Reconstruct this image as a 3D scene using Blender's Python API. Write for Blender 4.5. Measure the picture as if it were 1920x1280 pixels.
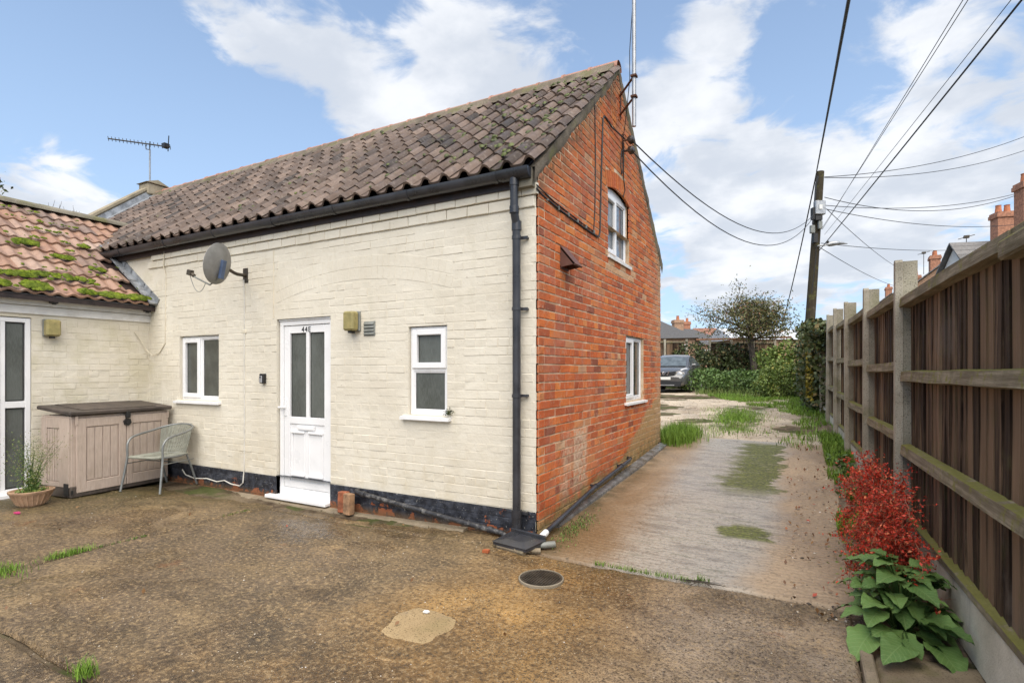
import bpy, math, random
import numpy as np
from mathutils import Vector, Matrix
random.seed(7); RNG = np.random.default_rng(11)
for o in list(bpy.data.objects): bpy.data.objects.remove(o)
SC = bpy.context.scene
COL = SC.collection
R = math.radians
# ------------------------------------------------------------------ camera, sky, sun, exposure
CAM = Vector((2.018, -4.163, 1.45))
RIGHT = Vector((.879, .477, 0)).normalized(); FWD = Vector((-.477, .879, 0)).normalized()
cd = bpy.data.cameras.new('camera'); cam = bpy.data.objects.new('camera', cd); COL.objects.link(cam)
cam.location = CAM; cam.rotation_euler = (R(90), 0, math.atan2(.477, .879))
cd.sensor_width = 36; cd.lens = 1004 / 1920 * 36; cd.shift_y = 55 / 1920; cd.clip_start = .05; cd.clip_end = 2000
SC.camera = cam
def pix(x, y, d): return CAM + RIGHT * ((x - 960) / 1004 * d) + FWD * d + Vector((0, 0, (695 - y) / 1004 * d))
def pdir(x, y): return (pix(x, y, 1) - CAM).normalized()

class NT:
    def __init__(s, tree): s.t = tree; s.t.nodes.clear()
    def set(s, sock, v):
        if v is None: return
        if isinstance(v, bpy.types.NodeSocket): s.t.links.new(v, sock)
        else:
            if isinstance(v, (tuple, list)) and sock.type == 'RGBA' and len(v) == 3: v = (*v, 1)
            sock.default_value = v
    def n(s, typ, ins=None, **pr):
        nd = s.t.nodes.new(typ)
        for k, v in pr.items(): setattr(nd, k, v)
        for k, v in (ins or {}).items(): s.set(nd.inputs[k], v)
        return nd
    def pos(s): return s.n('ShaderNodeNewGeometry').outputs['Position']
    def obj(s): return s.n('ShaderNodeTexCoord').outputs['Object']
    def map(s, v, scale=(1, 1, 1), loc=(0, 0, 0), rot=(0, 0, 0)):
        return s.n('ShaderNodeMapping', {'Vector': v, 'Scale': scale, 'Location': loc, 'Rotation': rot}).outputs[0]
    def noise(s, v, scale, detail=4, rough=.55, dist=0.):
        return s.n('ShaderNodeTexNoise', {'Vector': v, 'Scale': scale, 'Detail': detail, 'Roughness': rough, 'Distortion': dist}).outputs[0]
    def voro(s, v, scale, out='Distance', feature='F1', rnd=1.):
        return s.n('ShaderNodeTexVoronoi', {'Vector': v, 'Scale': scale, 'Randomness': rnd}, feature=feature).outputs[out]
    def math(s, op, a, b=None, c=None, clamp=False):
        nd = s.n('ShaderNodeMath', operation=op, use_clamp=clamp)
        for i, v in enumerate((a, b, c)):
            if v is not None: s.set(nd.inputs[i], v)
        return nd.outputs[0]
    def add(s, a, b): return s.math('ADD', a, b)
    def mul(s, a, b): return s.math('MULTIPLY', a, b)
    def sub(s, a, b): return s.math('SUBTRACT', a, b)
    def step(s, v, lo, hi, a=0., b=1.):
        return s.n('ShaderNodeMapRange', {'Value': v, 'From Min': lo, 'From Max': hi, 'To Min': a, 'To Max': b}, interpolation_type='SMOOTHSTEP').outputs[0]
    def mix(s, f, a, b, mode='MIX'):
        nd = s.n('ShaderNodeMix', data_type='RGBA', blend_type=mode)
        s.set(nd.inputs[0], f); s.set(nd.inputs[6], a); s.set(nd.inputs[7], b); return nd.outputs[2]
    def fmix(s, f, a, b):
        nd = s.n('ShaderNodeMix'); s.set(nd.inputs[0], f); s.set(nd.inputs[2], a); s.set(nd.inputs[3], b); return nd.outputs[0]
    def ramp(s, f, stops):
        nd = s.n('ShaderNodeValToRGB'); s.set(nd.inputs[0], f); el = nd.color_ramp.elements
        while len(el) > 1: el.remove(el[-1])
        for i, (p, c) in enumerate(stops):
            e = el[0] if i == 0 else el.new(p)
            e.position = p; e.color = (*c, 1) if len(c) == 3 else c
        return nd.outputs[0]
    def sep(s, v):
        nd = s.n('ShaderNodeSeparateXYZ', {0: v}); return nd.outputs[0], nd.outputs[1], nd.outputs[2]
    def attr(s, name, typ='GEOMETRY', out='Fac'):
        return s.n('ShaderNodeAttribute', attribute_name=name, attribute_type=typ).outputs[out]
    def tone(s): return s.add(s.attr('tone'), s.attr('tone', 'OBJECT'))
    def bump(s, h, dist=.01, strength=1., normal=None):
        nd = s.n('ShaderNodeBump', {'Height': h, 'Distance': dist, 'Strength': strength})
        if normal is not None: s.set(nd.inputs['Normal'], normal)
        return nd.outputs[0]
    def out(s, col, rough=.6, normal=None, metal=0., spec=.5, **kw):
        p = s.n('ShaderNodeBsdfPrincipled', {'Base Color': col, 'Roughness': rough, 'Metallic': metal, 'Specular IOR Level': spec})
        for k, v in kw.items(): s.set(p.inputs[k.replace('_', ' ')], v)
        if normal is not None: s.set(p.inputs['Normal'], normal)
        o = s.n('ShaderNodeOutputMaterial'); s.t.links.new(p.outputs[0], o.inputs[0]); return p

SUN_EL = R(58); SUN_DIR = Vector((.56, -.83, 0)).normalized()   # horizontal direction towards the sun
W = bpy.data.worlds.new('World'); SC.world = W; W.use_nodes = True
def build_world():
    n = NT(W.node_tree)
    sky = n.n('ShaderNodeTexSky', sky_type='NISHITA', sun_disc=False)
    sky.sun_elevation = SUN_EL; sky.sun_rotation = math.atan2(SUN_DIR.x, SUN_DIR.y); sky.altitude = 0; sky.air_density = 1.0; sky.dust_density = .6; sky.ozone_density = 1.6
    d = n.n('ShaderNodeVectorMath', {0: n.n('ShaderNodeTexCoord').outputs['Generated']}, operation='NORMALIZE').outputs[0]
    x, y, z = n.sep(d)
    zz = n.add(n.math('MAXIMUM', z, 0.), .22)
    p = n.n('ShaderNodeCombineXYZ', {0: n.math('DIVIDE', x, zz), 1: n.math('DIVIDE', y, zz), 2: 0.}).outputs[0]
    big = n.noise(n.map(p, loc=(3.1, 1.7, 0)), 1.1, 3, .5)
    fine = n.noise(p, 4.4, 10, .58, .5)
    dens = n.add(n.mul(n.sub(big, .5), .7), n.mul(n.sub(fine, .5), 2.3))
    blobs = [(1290, 300, .16, .50), (1370, 400, .13, .45), (1270, 220, .09, .35), (800, 205, .15, .68), (680, 190, .09, .50), (950, 180, .12, .62), (600, 110, .07, .22), (520, 15, .11, .52), (380, 5, .11, .48), (830, 45, .075, .48),
             (150, 355, .085, .85), (1500, 400, .13, .45), (1650, 330, .14, .45), (1800, 330, .14, .40), (1880, 120, .10, .40), (1340, 560, .09, .42), (1420, 15, .12, .42), (1620, 480, .15, .40), (1180, 180, .06, .25), (1780, 60, .06, .18), (-10, 350, .05, .35),
             (250, 180, .20, -.45), (450, 260, .18, -.40), (1480, 180, .11, -.35), (1230, 110, .05, -.2), (1630, 190, .08, -.25), (620, 30, .06, -.2), (1290, 480, .05, -.2)]
    for bx, by, s, w in blobs:
        q = pdir(bx, by)
        dd = n.n('ShaderNodeVectorMath', {0: d, 1: tuple(q)}, operation='DISTANCE').outputs[1]
        dens = n.add(dens, n.mul(n.step(dd, 0., s * 1.55, 1., 0.), w * .82))
    m = n.step(dens, .06, .46)
    shade = n.noise(n.map(p, loc=(.12, -.15, 0)), 2.4, 6, .55)
    cloud = n.mix(n.step(shade, .36, .60), CLOUD_LIT, CLOUD_DARK)
    base = n.mix(1., sky.outputs[0], (SKY_K * .95, SKY_K * 1.0, SKY_K * 1.08), 'MULTIPLY')
    haze = n.mix(n.step(z, -.02, .75, .72, .24), base, HAZE)
    c = n.mix(n.mul(m, .94), haze, cloud)
    bg = n.n('ShaderNodeBackground', {'Color': c, 'Strength': SKY_STRENGTH})
    o = n.n('ShaderNodeOutputWorld'); W.node_tree.links.new(bg.outputs[0], o.inputs[0])
SKY_STRENGTH = .13; SKY_K = 1.0
CLOUD_LIT = (6.0, 6.1, 6.3); CLOUD_DARK = (4.1, 4.4, 4.9); HAZE = (3.6, 4.9, 6.6)
build_world()
sl = bpy.data.lights.new('sun', 'SUN'); sl.energy = 4.5; sl.angle = R(84); sl.color = (1, .90, .76)
sun = bpy.data.objects.new('sun', sl); COL.objects.link(sun)
sv = SUN_DIR * math.cos(SUN_EL) + Vector((0, 0, math.sin(SUN_EL)))
sun.rotation_euler = sv.to_track_quat('Z', 'Y').to_euler(); sun.location = (10, -12, 14)
vs = SC.view_settings; vs.view_transform = 'Standard'; vs.look = 'None'; vs.exposure = .4; vs.gamma = 1; vs.use_curve_mapping = False
SC.cycles.max_bounces = 6; SC.cycles.use_denoising = True

# ------------------------------------------------------------------ helpers
def link(o, parent=None):
    COL.objects.link(o)
    if parent is not None: o.parent = parent
    return o
def tag(o, label=None, cat=None, group=None, kind=None):
    if label: o['label'] = label
    if cat: o['category'] = cat
    if group: o['group'] = group
    if kind: o['kind'] = kind
    return o
def empty(name, loc=(0, 0, 0), rz=0, parent=None):
    o = bpy.data.objects.new(name, None); o.location = loc; o.rotation_euler = (0, 0, rz); o.empty_display_size = .1
    return link(o, parent)
def inst(name, mesh, parent=None, loc=(0, 0, 0), rot=(0, 0, 0), scale=(1, 1, 1), tone=None):
    o = bpy.data.objects.new(name, mesh); o.location = loc; o.rotation_euler = rot; o.scale = scale
    if tone is not None: o['tone'] = tone
    return link(o, parent)
class MB:
    def __init__(s): s.v = []; s.f = []; s.m = []; s.t = []
    def add(s, vs, fs, mat=0, tone=0., M=None):
        b = len(s.v)
        s.v.extend([tuple(M @ Vector(q)) for q in vs] if M is not None else [tuple(q) for q in vs])
        for q in fs: s.f.append(tuple(b + i for i in q)); s.m.append(mat); s.t.append(tone)
        return s
    def box(s, a, b, mat=0, M=None, tone=0., c=0.):
        (x0, y0, z0), (x1, y1, z1) = a, b
        if c <= 0:
            vs = [(x0, y0, z0), (x1, y0, z0), (x1, y1, z0), (x0, y1, z0), (x0, y0, z1), (x1, y0, z1), (x1, y1, z1), (x0, y1, z1)]
            return s.add(vs, [(0, 3, 2, 1), (4, 5, 6, 7), (0, 1, 5, 4), (1, 2, 6, 5), (2, 3, 7, 6), (3, 0, 4, 7)], mat, tone, M)
        xs, ys, zs = (x0, x1), (y0, y1), (z0, z1); vs = []; idx = {}
        for i in (0, 1):
            for j in (0, 1):
                for k in (0, 1):
                    sx, sy, sz = (c, -c)[i], (c, -c)[j], (c, -c)[k]
                    for ax in range(3):
                        p = [xs[i] + sx, ys[j] + sy, zs[k] + sz]; p[ax] = (xs[i], ys[j], zs[k])[ax]
                        idx[(i, j, k, ax)] = len(vs); vs.append(p)
        fs = []
        g = lambda i, j, k, a: idx[(i, j, k, a)]
        for e in (0, 1):
            q = [g(e, 0, 0, 0), g(e, 1, 0, 0), g(e, 1, 1, 0), g(e, 0, 1, 0)]; fs.append(q if e else q[::-1])
            q = [g(0, e, 0, 1), g(0, e, 1, 1), g(1, e, 1, 1), g(1, e, 0, 1)]; fs.append(q if e else q[::-1])
            q = [g(0, 0, e, 2), g(1, 0, e, 2), g(1, 1, e, 2), g(0, 1, e, 2)]; fs.append(q if e else q[::-1])
        for a in (0, 1):
            for b in (0, 1):
                q = [g(0, a, b, 1), g(1, a, b, 1), g(1, a, b, 2), g(0, a, b, 2)]; fs.append(q if a == b else q[::-1])
                q = [g(a, 0, b, 2), g(a, 1, b, 2), g(a, 1, b, 0), g(a, 0, b, 0)]; fs.append(q if a == b else q[::-1])
                q = [g(a, b, 0, 0), g(a, b, 1, 0), g(a, b, 1, 1), g(a, b, 0, 1)]; fs.append(q if a == b else q[::-1])
        for i in (0, 1):
            for j in (0, 1):
                for k in (0, 1):
                    q = [g(i, j, k, 0), g(i, j, k, 1), g(i, j, k, 2)]; fs.append(q if (i + j + k) % 2 else q[::-1])
        return s.add(vs, fs, mat, tone, M)
    def prism(s, poly, vec, mat=0, M=None, tone=0.):
        n = len(poly); v = Vector(vec)
        vs = [tuple(p) for p in poly] + [tuple(Vector(p) + v) for p in poly]
        fs = [tuple(range(n))[::-1], tuple(range(n, 2 * n))] + [(i, (i + 1) % n, n + (i + 1) % n, n + i) for i in range(n)]
        return s.add(vs, fs, mat, tone, M)
    def tube(s, pts, rad, n=8, mat=0, M=None, cap=True, tone=0.):
        pts = [Vector(p) for p in pts]; k = len(pts)
        if not isinstance(rad, (list, tuple)): rad = [rad] * k
        vs = []; fs = []; up = None
        for i, p in enumerate(pts):
            t = (pts[min(i + 1, k - 1)] - pts[max(i - 1, 0)]).normalized()
            if up is None: up = t.orthogonal().normalized()
            up = (up - t * up.dot(t)); up = up.normalized() if up.length > 1e-6 else t.orthogonal().normalized()
            w = t.cross(up)
            for j in range(n):
                a = 2 * math.pi * j / n; vs.append(p + (up * math.cos(a) + w * math.sin(a)) * rad[i])
        for i in range(k - 1):
            for j in range(n): fs.append((i * n + j, i * n + (j + 1) % n, (i + 1) * n + (j + 1) % n, (i + 1) * n + j))
        if cap: fs += [tuple(range(n))[::-1], tuple(range((k - 1) * n, k * n))]
        return s.add(vs, fs, mat, tone, M)
    def lathe(s, prof, n=20, mat=0, M=None, tone=0.):
        k = len(prof); vs = [(r * math.cos(2 * math.pi * j / n), r * math.sin(2 * math.pi * j / n), z) for r, z in prof for j in range(n)]
        fs = [(i * n + j, i * n + (j + 1) % n, (i + 1) * n + (j + 1) % n, (i + 1) * n + j) for i in range(k - 1) for j in range(n)]
        return s.add(vs, fs, mat, tone, M)
    def mesh(s, name, mats, smooth=False, angle=None):
        me = bpy.data.meshes.new(name); me.from_pydata(s.v, [], s.f)
        for m in (mats if isinstance(mats, (list, tuple)) else [mats]): me.materials.append(m)
        if any(s.m): me.polygons.foreach_set('material_index', s.m)
        if any(s.t): me.attributes.new('tone', 'FLOAT', 'FACE').data.foreach_set('value', s.t)
        if smooth: me.polygons.foreach_set('use_smooth', [True] * len(s.f))
        me.update()
        if smooth and angle: me.set_sharp_from_angle(angle=R(angle))
        return me
    def obj(s, name, mats, parent=None, smooth=False, angle=40, **kw):
        return inst(name, s.mesh(name, mats, smooth, angle), parent, **kw)
def npmesh(name, V, F, mats, attr=None, smooth=False, mi=None):
    V = np.asarray(V, np.float32); F = np.asarray(F, np.int32); k = F.shape[1]
    me = bpy.data.meshes.new(name); me.vertices.add(len(V)); me.vertices.foreach_set('co', V.ravel())
    me.loops.add(F.size); me.loops.foreach_set('vertex_index', F.ravel()); me.polygons.add(len(F))
    me.polygons.foreach_set('loop_start', np.arange(0, F.size, k, dtype=np.int32)); me.polygons.foreach_set('loop_total', np.full(len(F), k, np.int32))
    for m in (mats if isinstance(mats, (list, tuple)) else [mats]): me.materials.append(m)
    if mi is not None: me.polygons.foreach_set('material_index', np.asarray(mi, np.int32))
    if attr is not None: me.attributes.new('tone', 'FLOAT', 'FACE').data.foreach_set('value', np.asarray(attr, np.float32))
    if smooth: me.polygons.foreach_set('use_smooth', np.ones(len(F), bool))
    me.update(calc_edges=True); me.validate(); return me
def vnoise(x, y, seed=0):
    r = np.random.default_rng(seed); T = r.random((256, 256))
    xi = np.floor(x).astype(int); yi = np.floor(y).astype(int); fx = x - xi; fy = y - yi
    fx = fx * fx * (3 - 2 * fx); fy = fy * fy * (3 - 2 * fy)
    a = T[xi % 256, yi % 256]; b = T[(xi + 1) % 256, yi % 256]; c = T[xi % 256, (yi + 1) % 256]; d = T[(xi + 1) % 256, (yi + 1) % 256]
    return (a * (1 - fx) + b * fx) * (1 - fy) + (c * (1 - fx) + d * fx) * fy - .5
def fbm(x, y, sc, oct=4, seed=0):
    t = 0; a = 1.
    for i in range(oct): t = t + a * vnoise(x * sc, y * sc, seed + i); sc *= 2.03; a *= .5
    return t
def ground_z(y):
    return np.interp(y, [-400, -.3, .3, 2, 4.5, 7, 10, 14, 18, 30, 60, 400], [0, 0, .035, .145, .297, .40, .47, .545, .60, .72, .9, .9])
def gz(y): return float(ground_z(y))
def fence_x(y): return 2.742 - .02955 * y
def arc(c, r, a0, a1, n, ax=(0, 2)):
    out = []
    for i in range(n + 1):
        a = a0 + (a1 - a0) * i / n; p = list(c); p[ax[0]] += r * math.cos(a); p[ax[1]] += r * math.sin(a); out.append(tuple(p))
    return out
def sag(a, b, s, n=20):
    a = Vector(a); b = Vector(b)
    return [a.lerp(b, t / n) - Vector((0, 0, s * 4 * (t / n) * (1 - t / n))) for t in range(n + 1)]
def leaf_quads(P, size, seed=0, up=.4, aspect=.6, fold=.25):
    """P (n,3) centres -> pairs of quads making little folded leaves"""
    r = np.random.default_rng(seed); n = len(P); size = np.broadcast_to(size, (n,)) * (.7 + .6 * r.random(n))
    d = r.normal(size=(n, 3)); d /= np.linalg.norm(d, axis=1)[:, None]
    nn = r.normal(size=(n, 3)); nn[:, 2] += up * 2; nn -= d * (nn * d).sum(1)[:, None]; nn /= np.linalg.norm(nn, axis=1)[:, None]
    s = np.cross(d, nn); L = d * size[:, None] * .5; S = s * size[:, None] * aspect * .5; H = nn * size[:, None] * fold * .5
    V = np.stack([P - L, P - L * .1 + S + H, P + L, P - L * .1 - S + H], 1).reshape(-1, 3)
    b = np.arange(n)[:, None] * 4
    F = np.concatenate([b + np.array([[0, 1, 2]]), b + np.array([[0, 2, 3]])], 1).reshape(-1, 3)
    return V, F, np.repeat(r.random(n), 2)
def blades(P, h, w, seed=0, lean=.5):
    r = np.random.default_rng(seed); n = len(P); h = np.broadcast_to(h, (n,)) * (.5 + .8 * r.random(n))
    a = r.random(n) * 6.283; dx = np.stack([np.cos(a), np.sin(a), 0 * a], 1); sd = np.stack([-np.sin(a), np.cos(a), 0 * a], 1)
    le = lean * (.2 + r.random(n)); Z = np.array([0, 0, 1.])
    p1 = P + Z * (h * .5)[:, None] + dx * (h * le * .25)[:, None]; p2 = P + Z * (h * (1 - .3 * le))[:, None] + dx * (h * le)[:, None]
    V = np.stack([P - sd * w / 2, P + sd * w / 2, p1 + sd * w * .4, p1 - sd * w * .4, p2 + sd * w * .06, p2 - sd * w * .06], 1).reshape(-1, 3)
    b = np.arange(n)[:, None] * 6
    F = np.concatenate([b + np.array([[0, 1, 2, 3]]), b + np.array([[3, 2, 4, 5]])], 1).reshape(-1, 4)
    return V, F, np.repeat(r.random(n), 2)
# ------------------------------------------------------------------ materials
def M_(name, fn):
    m = bpy.data.materials.new(name); m.use_nodes = True; fn(NT(m.node_tree)); return m
def plain(name, col, rough=.5, metal=0., var=.12, bump=.0, scale=9., spec=.5, dirt=0., dirtcol=(.1, .085, .05)):
    def f(n):
        p = n.obj(); q = n.noise(p, scale, 6, .6)
        dk = tuple(c * (1 - var * 1.6) for c in col); lt = tuple(min(1, c * (1 + var)) for c in col)
        c = n.mix(n.step(q, .3, .7), dk, lt)
        if dirt: c = n.mix(n.mul(n.step(n.noise(n.pos(), scale * .6, 8, .65), .48, .72), dirt), c, dirtcol)
        nm = n.bump(n.noise(p, scale * 14, 4, .6), bump) if bump else None
        n.out(c, n.step(q, .2, .8, max(.02, rough - .08), min(1, rough + .1)), nm, metal, spec)
    return M_(name, f)
def m_cream(n):
    p = n.pos(); x, y, z = n.sep(p)
    c = n.mix(n.step(n.noise(p, 1.3, 6, .6), .3, .7), (.635, .585, .48), (.71, .665, .56))
    c = n.mix(n.mul(n.tone(), .16), c, (.62, .555, .43))
    grime = n.mul(n.step(n.noise(n.map(p, (3, 3, .8)), 2.2, 8, .65),   .50, .74), .20)
    c = n.mix(grime, c, (.44, .40, .27))
    low = n.mul(n.step(z, .95, .2), n.step(n.noise(p, 6, 6, .6), .4, .7))
    c = n.mix(n.mul(low, .35), c, (.50, .42, .27))
    corner = n.mul(n.step(x, -5.6, -6.05), n.step(n.noise(p, 3, 6, .6), .42, .66)); c = n.mix(n.mul(corner, .3), c, (.40, .36, .18))
    chips = n.step(n.noise(p, 46, 3, .5), .735, .77)
    c = n.mix(n.mul(chips, .8), c, (.16, .11, .08))
    h = n.add(n.mul(n.noise(p, 55, 5, .6), .6), n.noise(p, 12, 3, .5))
    n.out(c, .62, n.bump(h, .006, .8), spec=.35)
def m_brick(n):
    p = n.pos(); x, y, z = n.sep(p); t = n.tone()
    c = n.ramp(t, [(0, (.24, .075, .042)), (.12, (.39, .095, .036)), (.4, (.50, .118, .036)), (.62, (.56, .150, .040)), (.8, (.62, .205, .052)), (.93, (.46, .21, .10)), (1, (.55, .34, .19))])
    top = n.mul(n.step(z, 1.9, 3.6), n.step(n.noise(p, 2.3, 5, .6), .38, .66)); c = n.mix(n.mul(top, .55), c, (.52, .19, .05))
    c = n.mix(n.mul(n.step(n.noise(p, 7, 8, .65), .50, .74), .40), c, (.24, .085, .05))
    c = n.mix(n.mul(n.step(n.noise(p, 34, 5, .6), .58, .72), .45), c, (.55, .30, .17))
    pale = n.mul(n.step(n.noise(p, 1.1, 7, .6, .6), .54, .70), .42); c = n.mix(pale, c, (.50, .28, .16))
    c = n.mix(n.mul(n.step(n.noise(n.map(p, loc=(2, 9, 4)), 1.4, 8, .66), .55, .68), .5), c, (.20, .080, .045))
    c = n.mix(n.mul(n.step(n.noise(n.map(p, loc=(3, 3, 3)), 17, 7, .68), .54, .66), .42), c, (.50, .34, .235))
    c = n.mix(n.mul(n.step(n.noise(n.map(p, (1, 1, .7), (6, 1, 2)), 2.6, 6, .62), .50, .64), .35), c, (.36, .17, .125))
    # lime bloom left on the bricks, two tongues, and the sandy band at the far foot of the wall
    wob = n.mul(n.sub(n.noise(p, 5, 6, .6), .5), .35)
    e1 = n.mul(n.step(n.math('ABSOLUTE', n.sub(n.add(y, wob), .98)), .24, .13), n.mul(n.step(n.add(z, wob), .95, .86), n.step(z, .15, .38)))
    e2 = n.mul(n.step(n.math('ABSOLUTE', n.sub(n.add(y, wob), .60)), .18, .06), n.mul(n.step(n.add(z, wob), .90, .78), n.step(z, .15, .3)))
    e = n.math('MAXIMUM', n.mul(e1, .85), n.mul(e2, .6))
    c = n.mix(n.mul(e, n.step(n.noise(p, 22, 5, .6), .25, .6)), c, (.56, .43, .31))
    lim = n.add(n.mul(n.step(y, 1.9, 4.4), .62), n.add(n.mul(y, .06), .16))
    s = n.step(n.sub(n.add(z, n.mul(wob, 1.3)), lim), .05, -.06)
    c = n.mix(n.mul(s, n.step(n.noise(p, 15, 6, .6), .2, .6, .55, .95)), c, (.36, .245, .115))
    col = n.mul(n.step(y, 3.95, 4.35), n.step(n.noise(p, 3, 5, .6), .3, .6)); c = n.mix(n.mul(col, .7), c, (.42, .28, .17))
    gr = n.mul(n.step(n.sub(z, n.mul(y, .066)), .34, .02), n.step(n.noise(p, 9, 6, .65), .36, .62)); c = n.mix(n.mul(gr, .7), c, (.12, .11, .035))
    # grey lichen and soot under the verge
    rk = n.sub(n.sub(5.15, n.mul(n.math('ABSOLUTE', n.sub(y, 2.25)), .86)), z)
    v = n.mul(n.step(n.add(rk, n.mul(n.sub(n.noise(p, 6, 6, .65), .5), .5)), .42, .05), n.step(n.noise(p, 20, 6, .6), .3, .62))
    c = n.mix(n.mul(v, .8), c, (.10, .09, .055))
    n.out(c, .85, n.bump(n.add(n.noise(p, 90, 5, .65), n.mul(n.noise(p, 24, 4, .6), 1.5)), .006, 1.), spec=.25)
def m_mortar(n):
    p = n.pos(); x, y, z = n.sep(p)
    c = n.mix(n.step(n.noise(p, 5, 7, .65), .32, .68), (.40, .28, .17), (.66, .52, .37))
    c = n.mix(n.mul(n.step(n.sub(z, n.mul(y, .066)), .5, .05), .7), c, (.16, .12, .055))
    n.out(c, .95, n.bump(n.noise(p, 120, 4, .6), .004), spec=.15)
def m_plinth(n):
    p = n.pos(); x, y, z = n.sep(p)
    w = n.noise(p, 5.5, 8, .66)
    red = n.mul(n.step(n.add(n.mul(n.step(z, .13, -.02), .17), n.add(n.mul(n.step(x, -.75, -.2), .06), n.mul(n.tone(), .09))), .0, .3, 0., .3), 1.)
    m = n.step(n.add(w, red), .675, .71)
    c = n.mix(n.step(n.noise(p, 14, 6, .6), .35, .7), (.012, .013, .018), (.045, .05, .065))
    c = n.mix(n.mul(n.step(n.noise(n.map(p, (1, 1, 2.5)), 4, 8, .7), .52, .70), .45), c, (.16, .17, .20))
    c = n.mix(n.mul(n.step(n.noise(p, 60, 3, .5), .66, .70), .7), c, (.4, .38, .33))
    c = n.mix(m, c, n.mix(n.noise(p, 30, 4, .6), (.34, .085, .03), (.20, .085, .045)))
    c = n.mix(n.mul(n.step(z, .07, -.01), .6), c, (.14, .085, .04))
    n.out(c, n.fmix(m, .5, .9), n.bump(n.add(n.noise(p, 70, 5, .6), n.mul(m, -.8)), .005), spec=.4)
def m_tile(lo, mid, hi, moss):
    def f(n):
        p = n.pos(); t = n.tone()
        c = n.ramp(t, [(0, lo), (.35, mid), (.7, tuple((a + b) / 2 for a, b in zip(mid, hi))), (1, hi)])
        c = n.mix(n.mul(n.step(n.noise(p, 9, 8, .65), .45, .72), .5), c, tuple(a * .45 for a in mid))
        c = n.mix(n.mul(n.step(n.noise(p, 26, 6, .6), .54, .70), .35), c, (.30, .26, .215))
        c = n.mix(n.mul(n.step(n.noise(p, 60, 3, .5), .66, .70), .75), c, (.05, .045, .035))
        g = n.mul(n.step(n.noise(p, 2.4, 8, .68), .60, .70), n.step(n.noise(p, 34, 5, .6), .4, .56)); c = n.mix(n.mul(g, moss), c, (.10, .125, .02))
        n.out(c, n.step(n.noise(p, 6, 5, .6), .35, .7, .42, .75), n.bump(n.noise(p, 80, 5, .6), .005), spec=.45)
    return f
def m_moss(n):
    p = n.pos(); c = n.mix(n.step(n.noise(p, 12, 6, .6), .35, .68), (.045, .075, .008), (.17, .22, .02))
    c = n.mix(n.mul(n.attr('tone'), .4), c, (.20, .24, .05))
    n.out(c, .95, n.bump(n.noise(p, 120, 4, .6), .01), spec=.1)
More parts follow.
